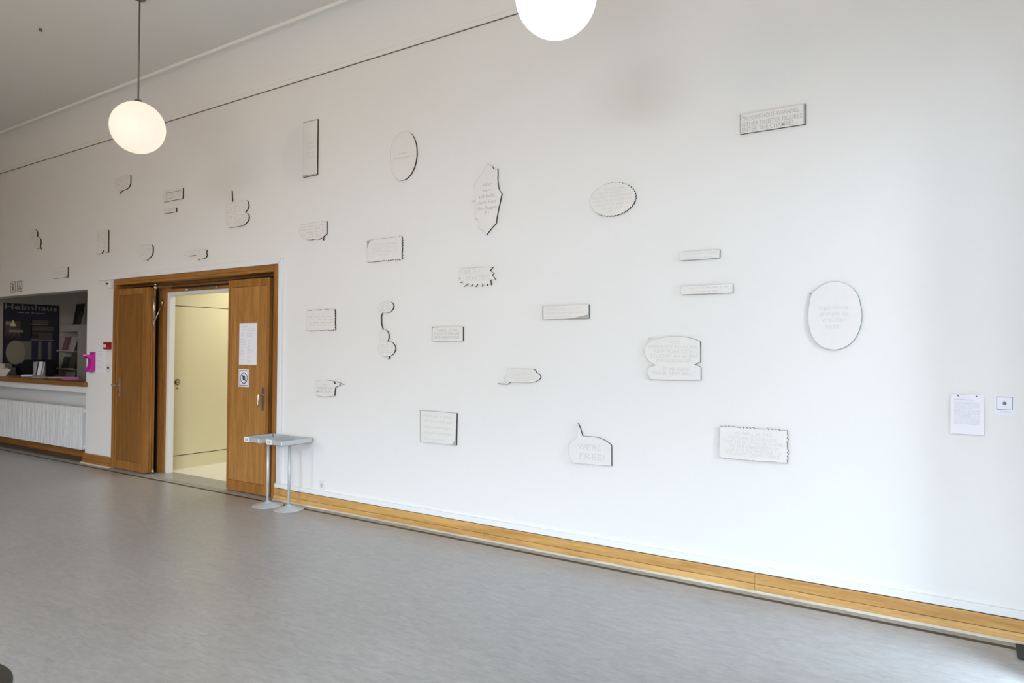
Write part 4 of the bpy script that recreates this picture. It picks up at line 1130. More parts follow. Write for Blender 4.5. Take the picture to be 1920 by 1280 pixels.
  [(-2.7803,1.9601),(-2.3634,1.9613),(-2.3626,1.8517),(-2.7676,1.8514),(-2.7795,1.855)],
  [('anyway,up,at last',-2.7486,-2.5546,1.936,0.0195),('we would have gone away - my last',-2.7533,-2.4045,1.9045,0.0194),('years were as long ago as it',-2.7481,-2.5069,1.876,0.0186)],
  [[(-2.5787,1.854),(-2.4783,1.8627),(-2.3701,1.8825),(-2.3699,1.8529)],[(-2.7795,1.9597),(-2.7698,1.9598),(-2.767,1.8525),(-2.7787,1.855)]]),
 ('caption_panel','ragged edged caption panel hanging closest to the right side of the door','caps',
  [(-5.591,1.9918),(-5.5793,1.992),(-5.5676,1.9892),(-5.5561,1.9978),(-5.5443,1.9889),(-5.5328,1.9968),(-5.521,1.989),(-5.5096,2.0002),(-5.4629,1.9936),(-5.4512,1.9919),(-5.4397,1.9998),(-5.4279,1.9915),(-5.4164,2.0002),(-5.4046,1.9908),(-5.3931,2.0019),(-5.3813,1.9907),(-5.3698,1.9998),(-5.3348,1.9954),(-5.3233,2.0016),(-5.3115,1.9932),(-5.3,2.0035),(-5.2882,1.9945),(-5.2767,2.0028),(-5.2649,1.9923),(-5.2534,2.0038),(-5.1835,1.9975),(-5.1718,1.9976),(-5.1715,1.9861),(-5.1723,1.9746),(-5.1665,1.9632),(-5.1747,1.9515),(-5.1653,1.9402),(-5.174,1.9285),(-5.162,1.9173),(-5.1716,1.9055),(-5.1642,1.8942),(-5.1699,1.8826),(-5.1677,1.8481),(-5.1681,1.8366),(-5.1612,1.8252),(-5.1704,1.8135),(-5.1587,1.8023),(-5.1662,1.7906),(-5.1778,1.7905),(-5.1895,1.7929),(-5.2011,1.7839),(-5.2128,1.7927),(-5.2244,1.7838),(-5.2361,1.7908),(-5.2477,1.784),(-5.2594,1.7934),(-5.271,1.7831),(-5.2827,1.7917),(-5.341,1.7888),(-5.3526,1.7893),(-5.3642,1.7812),(-5.3759,1.7908),(-5.3875,1.7835),(-5.3992,1.792),(-5.4108,1.782),(-5.4225,1.7903),(-5.4575,1.7876),(-5.4691,1.7882),(-5.4807,1.7812),(-5.4924,1.7903),(-5.504,1.7795),(-5.5157,1.7902),(-5.5273,1.782),(-5.5391,1.791),(-5.5506,1.7816),(-5.5624,1.7897),(-5.5856,1.7863),(-5.5859,1.7984),(-5.5845,1.8105),(-5.591,1.8225),(-5.5862,1.8347),(-5.5946,1.8466),(-5.5832,1.859),(-5.5957,1.8707),(-5.5891,1.9193),(-5.5855,1.9315),(-5.5969,1.9433),(-5.5871,1.9556),(-5.5977,1.9675),(-5.5885,1.9798)],
  [('#### ### #### ##',-5.5125,-5.2455,1.9551,0.0141),('### ##### ## ####',-5.5684,-5.1991,1.9282,0.0141),('##### ### ### ###',-5.5679,-5.191,1.8984,0.014),('## #### ### ####',-5.5512,-5.1982,1.8686,0.014),('#### ## #####',-5.5346,-5.2899,1.8394,0.0141)],
  None),
 ('speech_bubble','chain of three linked bubbles hanging by a long thin neck','caps',
  [(-4.5791,2.0046),(-4.5768,2.0128),(-4.5727,2.0209),(-4.5663,2.0284),(-4.5575,2.0354),(-4.5464,2.0417),(-4.5339,2.0467),(-4.5239,2.0492),(-4.5132,2.051),(-4.5015,2.052),(-4.4885,2.0524),(-4.4762,2.0524),(-4.4623,2.0521),(-4.4481,2.0513),(-4.4349,2.05),(-4.424,2.0479),(-4.4108,2.0427),(-4.4016,2.0358),(-4.395,2.028),(-4.3909,2.019),(-4.3895,2.0091),(-4.3901,1.9993),(-4.3927,1.9895),(-4.3972,1.9798),(-4.4038,1.9711),(-4.4125,1.9639),(-4.4233,1.9578),(-4.4355,1.9529),(-4.4458,1.95),(-4.4572,1.9478),(-4.4689,1.9463),(-4.4805,1.9454),(-4.4929,1.9453),(-4.5061,1.9461),(-4.5178,1.9472),(-4.526,1.9479),(-4.5304,1.9426),(-4.5366,1.935),(-4.5414,1.9266),(-4.5434,1.9182),(-4.5441,1.9091),(-4.5442,1.8978),(-4.5442,1.8892),(-4.544,1.8794),(-4.5435,1.8691),(-4.5427,1.8589),(-4.5416,1.8496),(-4.5395,1.8389),(-4.5367,1.8288),(-4.5336,1.8194),(-4.5306,1.811),(-4.5262,1.801),(-4.5217,1.7926),(-4.5186,1.7868),(-4.5096,1.7868),(-4.4969,1.7865),(-4.4848,1.7841),(-4.474,1.7787),(-4.4636,1.7712),(-4.4554,1.7623),(-4.4513,1.7547),(-4.4484,1.746),(-4.4465,1.7372),(-4.4453,1.7289),(-4.445,1.7188),(-4.446,1.7092),(-4.4482,1.7003),(-4.4521,1.6914),(-4.4571,1.6831),(-4.4607,1.6774),(-4.4517,1.677),(-4.4387,1.6762),(-4.4253,1.674),(-4.4156,1.6711),(-4.4053,1.6673),(-4.3954,1.6627),(-4.3868,1.6574),(-4.3796,1.651),(-4.3733,1.6436),(-4.3681,1.636),(-4.3642,1.629),(-4.3609,1.6211),(-4.3598,1.6138),(-4.3607,1.6053),(-4.3629,1.5975),(-4.3662,1.5887),(-4.3707,1.58),(-4.3761,1.5721),(-4.3829,1.5651),(-4.3909,1.5586),(-4.3994,1.5528),(-4.4076,1.5481),(-4.4194,1.5437),(-4.4312,1.5409),(-4.4395,1.5392),(-4.4385,1.5314),(-4.4393,1.5216),(-4.4466,1.5125),(-4.4539,1.5056),(-4.4511,1.5139),(-4.449,1.5238),(-4.4513,1.5316),(-4.4543,1.5371),(-4.465,1.535),(-4.4813,1.5339),(-4.4916,1.5348),(-4.5035,1.5363),(-4.5157,1.5387),(-4.5269,1.5421),(-4.5371,1.5464),(-4.547,1.5517),(-4.5559,1.5581),(-4.5631,1.5658),(-4.5686,1.5753),(-4.5727,1.5865),(-4.5754,1.5981),(-4.5769,1.609),(-4.5771,1.6193),(-4.5759,1.6294),(-4.5738,1.6389),(-4.5708,1.6476),(-4.5647,1.6583),(-4.557,1.6677),(-4.5516,1.6741),(-4.5549,1.6796),(-4.5597,1.6876),(-4.5647,1.6967),(-4.5684,1.7054),(-4.5705,1.7137),(-4.5719,1.7221),(-4.5724,1.7307),(-4.5721,1.7392),(-4.5712,1.7481),(-4.5695,1.7573),(-4.5668,1.7659),(-4.5628,1.7728),(-4.5534,1.7792),(-4.5418,1.7834),(-4.5335,1.786),(-4.5363,1.7933),(-4.5402,1.8039),(-4.5437,1.8159),(-4.5459,1.826),(-4.5479,1.8371),(-4.5496,1.8485),(-4.5509,1.8594),(-4.5516,1.8696),(-4.5518,1.8795),(-4.5517,1.8891),(-4.5514,1.8979),(-4.5508,1.9085),(-4.5497,1.918),(-4.5479,1.9267),(-4.5446,1.9351),(-4.5406,1.9425),(-4.5377,1.9477),(-4.5472,1.9502),(-4.5588,1.9559),(-4.5652,1.9628),(-4.5711,1.9716),(-4.5755,1.9804),(-4.5783,1.9885),(-4.5796,1.9966)],
  [('## ##',-4.5153,-4.4541,2.0329,0.0091),('### ####',-4.5458,-4.4337,2.0155,0.0091),('#### ###',-4.5524,-4.4267,1.9979,0.0091),('### ####',-4.5556,-4.4197,1.9802,0.009),('#### #',-4.5588,-4.4532,1.9656,0.0081),('## ##',-4.5525,-4.4775,1.7619,0.0091),('### ##',-4.5591,-4.4704,1.7393,0.0091),('## ###',-4.5588,-4.4633,1.7166,0.0091),('#### ##',-4.5516,-4.4631,1.6965,0.008),('### ## ##',-4.5508,-4.3817,1.6413,0.009),('## ### ###',-4.5574,-4.3748,1.6187,0.009),('#### ## ##',-4.5502,-4.3745,1.5962,0.009),('### ####',-4.5499,-4.3942,1.5736,0.009)],
  None),
 ('caption_panel','rectangular caption panel thanking the state of the art hate conditioning','bold',
  [(-3.9213,1.8059),(-3.5767,1.8034),(-3.5754,1.6809),(-3.9164,1.6786),(-3.9233,1.6831)],
  [('THANKS TO THE',-3.8639,-3.6341,1.7747,0.0226),('STATE-OF-THE-ART',-3.9002,-3.6104,1.7441,0.0226),('HATE CONDITIONING',-3.8999,-3.6159,1.7135,0.0226)],
  [[(-3.9206,1.805),(-3.8309,1.8043),(-3.8627,1.7998),(-3.8994,1.7997),(-3.9142,1.7924),(-3.9171,1.7404),(-3.9159,1.6795),(-3.9233,1.6831)]]),
 ('speech_bubble','low lens shaped speech bubble with a tail swept to lower left','caps',
  [(-3.1129,1.4381),(-3.1048,1.4442),(-3.0971,1.4477),(-3.0867,1.4479),(-3.0728,1.4482),(-3.0563,1.4485),(-3.038,1.4489),(-3.019,1.4492),(-3.0,1.4495),(-2.9821,1.4497),(-2.9636,1.4499),(-2.9433,1.45),(-2.9224,1.45),(-2.9021,1.4501),(-2.8837,1.4501),(-2.8682,1.4501),(-2.8569,1.4502),(-2.8513,1.4465),(-2.8434,1.4412),(-2.8367,1.4355),(-2.8322,1.4291),(-2.8288,1.4222),(-2.8265,1.4174),(-2.8186,1.4168),(-2.8089,1.4146),(-2.8005,1.409),(-2.7939,1.4021),(-2.791,1.396),(-2.7913,1.3893),(-2.793,1.3838),(-2.7961,1.3777),(-2.8011,1.3718),(-2.8085,1.3663),(-2.8179,1.3609),(-2.8285,1.3559),(-2.8366,1.3525),(-2.8451,1.3494),(-2.8547,1.3465),(-2.8661,1.344),(-2.8748,1.3425),(-2.8839,1.3412),(-2.8938,1.34),(-2.9046,1.339),(-2.9165,1.3382),(-2.9297,1.3376),(-2.9428,1.3374),(-2.9578,1.3373),(-2.974,1.3375),(-2.9904,1.3377),(-3.0063,1.338),(-3.0208,1.3384),(-3.0331,1.3387),(-3.0469,1.3392),(-3.0583,1.3399),(-3.0675,1.3406),(-3.0748,1.3412),(-3.0803,1.3416),(-3.086,1.3372),(-3.0942,1.3307),(-3.1039,1.3242),(-3.1144,1.3195),(-3.1236,1.3175),(-3.1337,1.3165),(-3.1443,1.3162),(-3.155,1.3163),(-3.165,1.3167),(-3.1779,1.318),(-3.1911,1.3202),(-3.2027,1.3225),(-3.2108,1.3241),(-3.2023,1.3238),(-3.1901,1.3234),(-3.1768,1.3231),(-3.1651,1.3234),(-3.1521,1.3245),(-3.1404,1.3262),(-3.1305,1.329),(-3.1224,1.3335),(-3.1162,1.3389),(-3.112,1.3428),(-3.118,1.3454),(-3.1263,1.349),(-3.1333,1.3533),(-3.14,1.3604),(-3.1428,1.3685),(-3.1398,1.3779),(-3.1337,1.3866),(-3.1252,1.3923),(-3.1178,1.3959),(-3.1176,1.4017),(-3.1173,1.41),(-3.1167,1.418),(-3.1161,1.4253),(-3.1151,1.4323)],
  [('YOU TO BEGIN WITH THE',-3.0916,-2.8694,1.4279,0.0149),('LITTLE PARLIAMENT OF',-3.0967,-2.844,1.4093,0.0149),('THE HISTORY OF ALL MEN',-3.1071,-2.8288,1.391,0.0148),('IN THEIR SILENT FAVOURITE',-3.1335,-2.8236,1.372,0.0149),('OTHER FRIEND.',-3.0436,-2.8941,1.3547,0.014)],
  None),
 ('speech_bubble','six sided speech bubble with a zigzag bolt tail,above the brochure stands','bold',
  [(-5.4451,1.2755),(-5.3058,1.2904),(-5.1746,1.2819),(-5.1633,1.2547),(-5.1253,1.2597),(-5.1378,1.2789),(-5.0365,1.2523),(-5.0995,1.253),(-5.0913,1.241),(-5.1289,1.2321),(-5.1532,1.2198),(-5.157,1.2045),(-5.1655,1.1375),(-5.3002,1.1193),(-5.4355,1.13),(-5.4522,1.1935)],
  [('YOU',-5.3383,-5.2802,1.2398,0.0246),('FORGOT THE',-5.4162,-5.2029,1.2077,0.0246),('MAGIC WORD',-5.4196,-5.1985,1.1729,0.0246)],
  None),
 ('caption_panel','squarish handwritten caption panel near the middle of the lower row','hand',
  [(-4.0554,1.0523),(-3.6359,1.0495),(-3.6397,0.7699),(-4.0494,0.7703)],
  [('Planet,out in space',-4.0151,-3.6933,1.0118,0.0284),('will to a dull any',-4.0083,-3.6781,0.9675,0.0284),('planets,whole get',-4.0139,-3.707,0.9119,0.0284),('untouched would have',-4.0195,-3.6652,0.8612,0.0283),('going anymore',-4.0126,-3.7652,0.8055,0.0285)],
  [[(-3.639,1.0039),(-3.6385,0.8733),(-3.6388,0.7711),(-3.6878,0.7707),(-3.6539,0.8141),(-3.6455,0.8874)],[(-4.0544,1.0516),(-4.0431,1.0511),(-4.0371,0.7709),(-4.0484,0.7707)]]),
 ('speech_bubble','speech bubble reading we are free,with a horn shaped tail upward','caps',
  [(-2.5372,0.8195),(-2.5367,0.828),(-2.5355,0.8375),(-2.5339,0.8474),(-2.5316,0.8572),(-2.5288,0.8663),(-2.5254,0.8743),(-2.5202,0.8822),(-2.5138,0.8889),(-2.5067,0.8948),(-2.4997,0.9002),(-2.4933,0.9055),(-2.486,0.9115),(-2.4787,0.9167),(-2.4723,0.9217),(-2.4674,0.9271),(-2.4639,0.9323),(-2.4626,0.9378),(-2.4616,0.9506),(-2.4609,0.9607),(-2.4603,0.974),(-2.4598,0.989),(-2.4593,1.0045),(-2.4588,1.019),(-2.4585,1.0313),(-2.4582,1.0399),(-2.4542,1.0393),(-2.4502,1.0387),(-2.448,1.0341),(-2.4449,1.0278),(-2.4412,1.0203),(-2.4373,1.0122),(-2.4334,1.0038),(-2.43,0.9956),(-2.4271,0.9882),(-2.4241,0.9799),(-2.421,0.9712),(-2.4182,0.9627),(-2.4155,0.9549),(-2.4134,0.9484),(-2.4117,0.9437),(-2.4097,0.9432),(-2.3979,0.9429),(-2.3899,0.943),(-2.3799,0.9433),(-2.3683,0.9436),(-2.3558,0.9438),(-2.3431,0.944),(-2.3308,0.9439),(-2.3195,0.9435),(-2.3091,0.9429),(-2.299,0.9424),(-2.2891,0.9416),(-2.2793,0.9407),(-2.2695,0.9393),(-2.2598,0.9373),(-2.25,0.9347),(-2.2396,0.9312),(-2.2287,0.9266),(-2.2176,0.9214),(-2.2068,0.916),(-2.1969,0.9108),(-2.1882,0.9059),(-2.1813,0.9019),(-2.172,0.8947),(-2.1686,0.8894),(-2.1669,0.8858),(-2.1667,0.8708),(-2.1665,0.8491),(-2.1662,0.8234),(-2.1659,0.7964),(-2.1656,0.7708),(-2.1653,0.7491),(-2.1652,0.7341),(-2.1953,0.7332),(-2.2388,0.7319),(-2.2909,0.7303),(-2.3464,0.7287),(-2.4002,0.7273),(-2.4466,0.7265),(-2.48,0.7264),(-2.5104,0.7284),(-2.5073,0.7328),(-2.5042,0.7402),(-2.5085,0.7454),(-2.513,0.7518),(-2.5175,0.7589),(-2.5218,0.7664),(-2.5256,0.7739),(-2.5288,0.7808),(-2.5318,0.7885),(-2.5343,0.7957),(-2.5361,0.803),(-2.5371,0.8108)],
  [("WE'RE",-2.4526,-2.2524,0.8618,0.045),('FREE!',-2.4336,-2.2208,0.7904,0.0449)],
  None),
 ('speech_bubble','big bubble of two stacked parts mentioning an alien invasion','caps',
  [(-1.9105,1.5979),(-1.9112,1.6058),(-1.9103,1.6124),(-1.9083,1.6187),(-1.9058,1.6255),(-1.903,1.6331),(-1.8995,1.6411),(-1.8952,1.6489),(-1.8898,1.6562),(-1.8837,1.6618),(-1.8763,1.6674),(-1.8685,1.6725),(-1.8617,1.6769),(-1.857,1.68),(-1.8621,1.6839),(-1.8695,1.6895),(-1.8768,1.6951),(-1.8819,1.699),(-1.8769,1.6985),(-1.8698,1.6979),(-1.8616,1.6971),(-1.853,1.6964),(-1.8449,1.6958),(-1.8375,1.6952),(-1.83,1.6945),(-1.8225,1.6939),(-1.8147,1.6937),(-1.8067,1.6942),(-1.7997,1.6953),(-1.7926,1.6969),(-1.7853,1.6989),(-1.7779,1.701),(-1.7703,1.703),(-1.7625,1.7046),(-1.7546,1.706),(-1.7465,1.7073),(-1.7382,1.7085),(-1.7298,1.7095),(-1.7212,1.7104),(-1.7125,1.711),(-1.7049,1.7115),(-1.6972,1.7118),(-1.6893,1.7121),(-1.6814,1.7122),(-1.6733,1.7122),(-1.6652,1.712),(-1.6569,1.7117),(-1.6484,1.7112),(-1.6396,1.7106),(-1.6307,1.7098),(-1.6218,1.7089),(-1.6129,1.7078),(-1.6042,1.7067),(-1.5958,1.7054),(-1.5877,1.7041),(-1.5797,1.7026),(-1.5718,1.7011),(-1.5641,1.6994),(-1.5565,1.6975),(-1.549,1.6956),(-1.5416,1.6934),(-1.5338,1.6909),(-1.5257,1.6879),(-1.5175,1.6847),(-1.5097,1.6815),(-1.5027,1.6785),(-1.4968,1.676),(-1.4924,1.6742),(-1.4922,1.6701),(-1.492,1.6649),(-1.4917,1.6586),(-1.4914,1.6514),(-1.4911,1.6432),(-1.4909,1.6342),(-1.4907,1.6244),(-1.4906,1.6127),(-1.4905,1.5985),(-1.4904,1.5831),(-1.4904,1.5675),(-1.4904,1.5531),(-1.4903,1.5409),(-1.4903,1.5322),(-1.4957,1.5295),(-1.5035,1.5255),(-1.5125,1.5209),(-1.5216,1.5163),(-1.5294,1.5122),(-1.5348,1.5095),(-1.5296,1.5084),(-1.5219,1.5068),(-1.5133,1.505),(-1.5053,1.5031),(-1.4991,1.5013),(-1.4909,1.4966),(-1.4872,1.4928),(-1.4872,1.488),(-1.4872,1.4815),(-1.4871,1.4738),(-1.4871,1.4654),(-1.4871,1.4569),(-1.487,1.4489),(-1.487,1.4408),(-1.487,1.4318),(-1.4869,1.4228),(-1.4869,1.4144),(-1.4869,1.4073),(-1.4868,1.4021),(-1.5204,1.4014),(-1.5691,1.4002),(-1.6275,1.3987),(-1.6898,1.3973),(-1.7503,1.3962),(-1.8026,1.3957),(-1.8402,1.3961),(-1.8709,1.399),(-1.875,1.4037),(-1.8681,1.4095),(-1.8659,1.4152),(-1.8713,1.4208),(-1.8763,1.4268),(-1.8806,1.433),(-1.8837,1.4391),(-1.8862,1.4473),(-1.8868,1.4556),(-1.8855,1.4635),(-1.8835,1.4693),(-1.8806,1.4749),(-1.8762,1.4803),(-1.8695,1.4852),(-1.8628,1.4884),(-1.8541,1.4916),(-1.8445,1.4947),(-1.8351,1.4974),(-1.8271,1.4997),(-1.8216,1.5014),(-1.8269,1.504),(-1.8345,1.5075),(-1.8432,1.5118),(-1.8521,1.5167),(-1.86,1.522),(-1.866,1.5267),(-1.8718,1.5318),(-1.8775,1.5372),(-1.8829,1.5429),(-1.8879,1.5489),(-1.8924,1.5552),(-1.8965,1.5619),(-1.9004,1.5692),(-1.9038,1.5768),(-1.9067,1.5844),(-1.909,1.5915)],
  [('I WAS',-1.7493,-1.6383,1.6724,0.023),('PREPARED TO NUKE',-1.8711,-1.5146,1.6359,0.0245),('NEW YORK CITY',-1.8299,-1.5489,1.6034,0.0245),('TO STOP AN ALIEN',-1.8625,-1.5181,1.5689,0.0245),('INVASION,SIR.',-1.8132,-1.5486,1.5365,0.0245),('HIT ME WITH',-1.7886,-1.5637,1.4753,0.0245),('YOUR BEST SHOT.',-1.8413,-1.5176,1.4447,0.0245)],
  None),
 ('caption_panel','large ragged edged caption panel about a golden age,lower right','caps',
  [(-1.3541,1.0872),(-1.3425,1.0873),(-1.3309,1.0846),(-1.3193,1.093),(-1.3076,1.0841),(-1.296,1.0948),(-1.2844,1.0871),(-1.2728,1.0934),(-1.2262,1.0877),(-1.2146,1.0855),(-1.203,1.0949),(-1.1914,1.0835),(-1.1798,1.0956),(-1.1681,1.0852),(-1.1565,1.0925),(-1.1449,1.0866),(-1.1333,1.0957),(-1.1216,1.0865),(-1.0519,1.0883),(-1.0403,1.0949),(-1.0286,1.0842),(-1.017,1.0938),(-1.0053,1.0861),(-0.9937,1.093),(-0.9821,1.088),(-0.9705,1.0941),(-0.9588,1.0849),(-0.924,1.0888),(-0.9123,1.0889),(-0.9123,1.077),(-0.9135,1.0651),(-0.9082,1.0532),(-0.916,1.0413),(-0.9053,1.0294),(-0.915,1.0175),(-0.9121,0.97),(-0.9054,0.9581),(-0.9145,0.9462),(-0.9047,0.9343),(-0.9161,0.9224),(-0.9072,0.9106),(-0.9136,0.8987),(-0.9119,0.8749),(-0.9237,0.8748),(-0.9355,0.8769),(-0.9472,0.8685),(-0.959,0.8775),(-0.9708,0.8692),(-0.9826,0.8784),(-1.0533,0.8742),(-1.0651,0.8687),(-1.0769,0.8767),(-1.0887,0.8685),(-1.1005,0.8744),(-1.1122,0.8684),(-1.1241,0.8782),(-1.1358,0.8694),(-1.2065,0.8735),(-1.2183,0.8759),(-1.2301,0.8672),(-1.2419,0.8747),(-1.2537,0.8684),(-1.2655,0.8752),(-1.3008,0.873),(-1.3126,0.8747),(-1.3244,0.8664),(-1.3362,0.8729),(-1.3577,0.881),(-1.3575,0.8931),(-1.3542,0.9052),(-1.3634,0.9175),(-1.3537,0.9294),(-1.361,0.9417),(-1.3523,0.9537),(-1.3635,0.966),(-1.3547,0.978),(-1.355,1.0387),(-1.3531,1.0508),(-1.3613,1.0631),(-1.3535,1.0751)],
  [('AS WELL AS THIS',-1.2503,-1.0103,1.0511,0.0236),('CULTURAL GOLDEN AGE',-1.2933,-0.9765,1.0186,0.0236),("THAT WE'RE LIVING IN THANKS",-1.3332,-0.9265,0.9905,0.0236),('TO THE LIBERATION OF',-1.2895,-0.9597,0.9622,0.0236),('OUR LEISURE TIME DUE TO',-1.3148,-0.9496,0.9347,0.0236),('ORGANIZED UNEMPLOYMENT',-1.3038,-0.9562,0.908,0.0236)],
  None),
 ('speech_bubble','largest round speech bubble with small beak tail,nearest the right end','wide',
  [(-0.7879,1.829),(-0.7878,1.8379),(-0.7876,1.8473),(-0.7873,1.857),(-0.7868,1.8671),(-0.7861,1.8773),(-0.7851,1.8876),(-0.784,1.898),(-0.7825,1.909),(-0.7805,1.9209),(-0.7784,1.9332),(-0.7761,1.9451),(-0.7739,1.9562),(-0.7718,1.9657),(-0.7701,1.973),(-0.7659,1.9825),(-0.7633,1.9827),(-0.7689,1.9834),(-0.7766,1.9844),(-0.7821,1.9851),(-0.7786,1.9864),(-0.7738,1.9879),(-0.768,1.9899),(-0.7614,1.9929),(-0.7542,1.997),(-0.7486,2.001),(-0.7423,2.006),(-0.7356,2.0116),(-0.7287,2.0175),(-0.7217,2.0232),(-0.715,2.0284),(-0.7087,2.0328),(-0.7029,2.0364),(-0.6973,2.0395),(-0.6919,2.0422),(-0.6865,2.0446),(-0.6811,2.0467),(-0.6755,2.0486),(-0.6695,2.0502),(-0.6633,2.0516),(-0.6568,2.0528),(-0.6501,2.0537),(-0.6433,2.0543),(-0.6365,2.0546),(-0.6297,2.0546),(-0.623,2.0543),(-0.6164,2.0538),(-0.6098,2.053),(-0.6032,2.0519),(-0.5967,2.0505),(-0.5901,2.0487),(-0.5835,2.0464),(-0.577,2.0437),(-0.5704,2.0404),(-0.5636,2.0368),(-0.5568,2.0327),(-0.5502,2.0282),(-0.5436,2.0233),(-0.5374,2.0179),(-0.5315,2.0122),(-0.5259,2.006),(-0.5205,1.9993),(-0.5152,1.9921),(-0.5103,1.9846),(-0.5056,1.9768),(-0.5014,1.9688),(-0.4977,1.9607),(-0.4945,1.9523),(-0.4918,1.9436),(-0.4896,1.9345),(-0.4877,1.9253),(-0.4859,1.916),(-0.4843,1.9068),(-0.4827,1.8978),(-0.4812,1.8888),(-0.4796,1.8799),(-0.4782,1.8709),(-0.477,1.862),(-0.4761,1.8531),(-0.4755,1.8441),(-0.4753,1.8352),(-0.4754,1.8263),(-0.476,1.8173),(-0.4768,1.8084),(-0.4779,1.7994),(-0.4793,1.7905),(-0.4809,1.7817),(-0.4826,1.7731),(-0.4846,1.7644),(-0.4868,1.7558),(-0.4892,1.7473),(-0.4919,1.7388),(-0.4948,1.7306),(-0.4979,1.7226),(-0.5012,1.715),(-0.5048,1.7077),(-0.5085,1.7007),(-0.5125,1.6939),(-0.5167,1.6874),(-0.5212,1.6811),(-0.526,1.675),(-0.5312,1.6692),(-0.5368,1.6636),(-0.5428,1.6582),(-0.5491,1.653),(-0.5557,1.6481),(-0.5625,1.6435),(-0.5695,1.6393),(-0.5765,1.6356),(-0.5837,1.6323),(-0.5911,1.6292),(-0.5987,1.6266),(-0.6064,1.6243),(-0.6143,1.6225),(-0.6222,1.6213),(-0.6302,1.6206),(-0.6383,1.6205),(-0.6468,1.621),(-0.6554,1.622),(-0.664,1.6235),(-0.6725,1.6255),(-0.6807,1.628),(-0.6885,1.6309),(-0.6959,1.6344),(-0.7032,1.6384),(-0.7103,1.6429),(-0.7172,1.6479),(-0.7237,1.6533),(-0.7299,1.659),(-0.7358,1.665),(-0.7413,1.6714),(-0.7465,1.6782),(-0.7514,1.6854),(-0.7559,1.6929),(-0.7602,1.7007),(-0.7641,1.7086),(-0.7677,1.7166),(-0.7709,1.7249),(-0.7738,1.7335),(-0.7763,1.7424),(-0.7785,1.7513),(-0.7805,1.7602),(-0.7822,1.7688),(-0.7838,1.7771),(-0.7851,1.7848),(-0.7861,1.7921),(-0.7868,1.7991),(-0.7873,1.806),(-0.7876,1.8132),(-0.7878,1.8207)],
  [('Irgendwas',-0.7195,-0.551,1.892,0.0288),('stimmt da',-0.7195,-0.551,1.8514,0.0288),('draußen',-0.7005,-0.5631,1.8123,0.0288),('nicht.',-0.6832,-0.5965,1.7701,0.0271)],
  None),
]

cnt_p = 0
for (name, label, style, out, lines, patch) in PANELS:
    bm = nb()
    cx = sum(p[0] for p in out) / len(out)
    F_ = [bm.verts.new((x, -T, z)) for (x, z) in out]
    B_ = [bm.verts.new((x, -0.0005, z)) for (x, z) in out]
    n = len(out)
    for i in range(n):
        f = bm.faces.new((F_[i], B_[i], B_[(i + 1) % n], F_[(i + 1) % n]))
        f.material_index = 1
    face = bm.faces.new(F_)
    back = bm.faces.new(list(reversed(B_)))
    back.material_index = 1
    bm.normal_update()
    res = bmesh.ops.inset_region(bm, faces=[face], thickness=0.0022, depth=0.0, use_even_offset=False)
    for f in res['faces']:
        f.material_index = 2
    bmesh.ops.triangulate(bm, faces=[f for f in bm.faces if len(f.verts) > 4])
    o = mk(name, bm, [PANEL, EDGE, RIM])
    tag(o, label, 'wall panel')
    bm = nb()
    bold, shear, mi = 0.0, 0.0, 0
    if style in ('bold', 'shout', 'boldleft'):
        mi = 1
        bold = 0.012 if style != 'bold' else 0.006
    if style == 'hand':
        shear = 0.35
    yy = -T - 0.0008

    def pl(x, z, yy=yy):
        return (x, yy, z)
    for (body, x0, x1, z, h) in lines:
        line_into(bm, body, x0, x1, z, h, pl, bold, shear, mi)
    if style == 'border':
        a, b_, c, d = out[0], out[1], out[2], out[3]
        ins = 0.055
        xs0, xs1 = a[0] + ins, b_[0] - ins * .8
        zs0, zs1 = d[1] + ins * .5, a[1] - ins * .45
        for (p, q, r_, s_) in ((xs0, xs1, zs1 - .006, zs1), (xs0, xs1, zs0, zs0 + .006), (xs0, xs0 + .012, zs0, zs1), (xs1 - .012, xs1, zs0, zs1)):
            quad(bm, [pl(p, r_), pl(q, r_), pl(q, s_), pl(p, s_)], 0)
    mk('lettering', bm, [INK, INKB], o, 0, True)['kind'] = 'stuff'
    for pt in (patch or []):  # grey patches are painted curl shading; the stained one is brown
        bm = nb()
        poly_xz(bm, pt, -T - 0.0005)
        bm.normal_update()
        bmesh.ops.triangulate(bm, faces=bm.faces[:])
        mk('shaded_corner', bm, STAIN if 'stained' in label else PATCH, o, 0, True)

# ------------------------------------------------------------------ pendant globe lamps
def globe_lamp(x, label, strength, col):
    r = empty('globe_lamp', (x, -1.425, 3.37))
    tag(r, label, 'lamp', 'globe lamps hung along the wall')
    bm = nb()
    bmesh.ops.create_uvsphere(bm, u_segments=48, v_segments=32, radius=0.23)
    for f in bm.faces:
        f.smooth = True
    bmesh.ops.translate(bm, verts=bm.verts[:], vec=(x, -1.425, 3.60))
    G = mat('opal_glass', (0.28, 0.27, 0.25), 0.25, 0, 0.3, col, strength)
    mk('globe', bm, G, r)
    bm = nb()
    lathe(bm, x, -1.425, [(0.0, 3.850), (0.030, 3.850), (0.034, 3.835), (0.034, 3.822), (0.0, 3.815)], 20)
    mk('collar', bm, RODM, r)
    bm = nb()
    tube(bm, (x, -1.425, 3.84), (x, -1.425, 4.775), 0.0075)
    mk('rod', bm, RODM, r)
    bm = nb()
    lathe(bm, x, -1.425, [(0.0, 4.760), (0.014, 4.760), (0.050, 4.774), (0.058, 4.788), (0.058, 4.80), (0.0, 4.80)], 24)
    mk('canopy', bm, RODM, r)


globe_lamp(-6.228, 'white globe lamp whose rod and ceiling canopy show, over the door', 0.83, (1.0, 0.90, 0.74))
globe_lamp(-1.88, 'white globe lamp cut by the top edge of the picture', 0.97, (1.0, 0.97, 0.90))

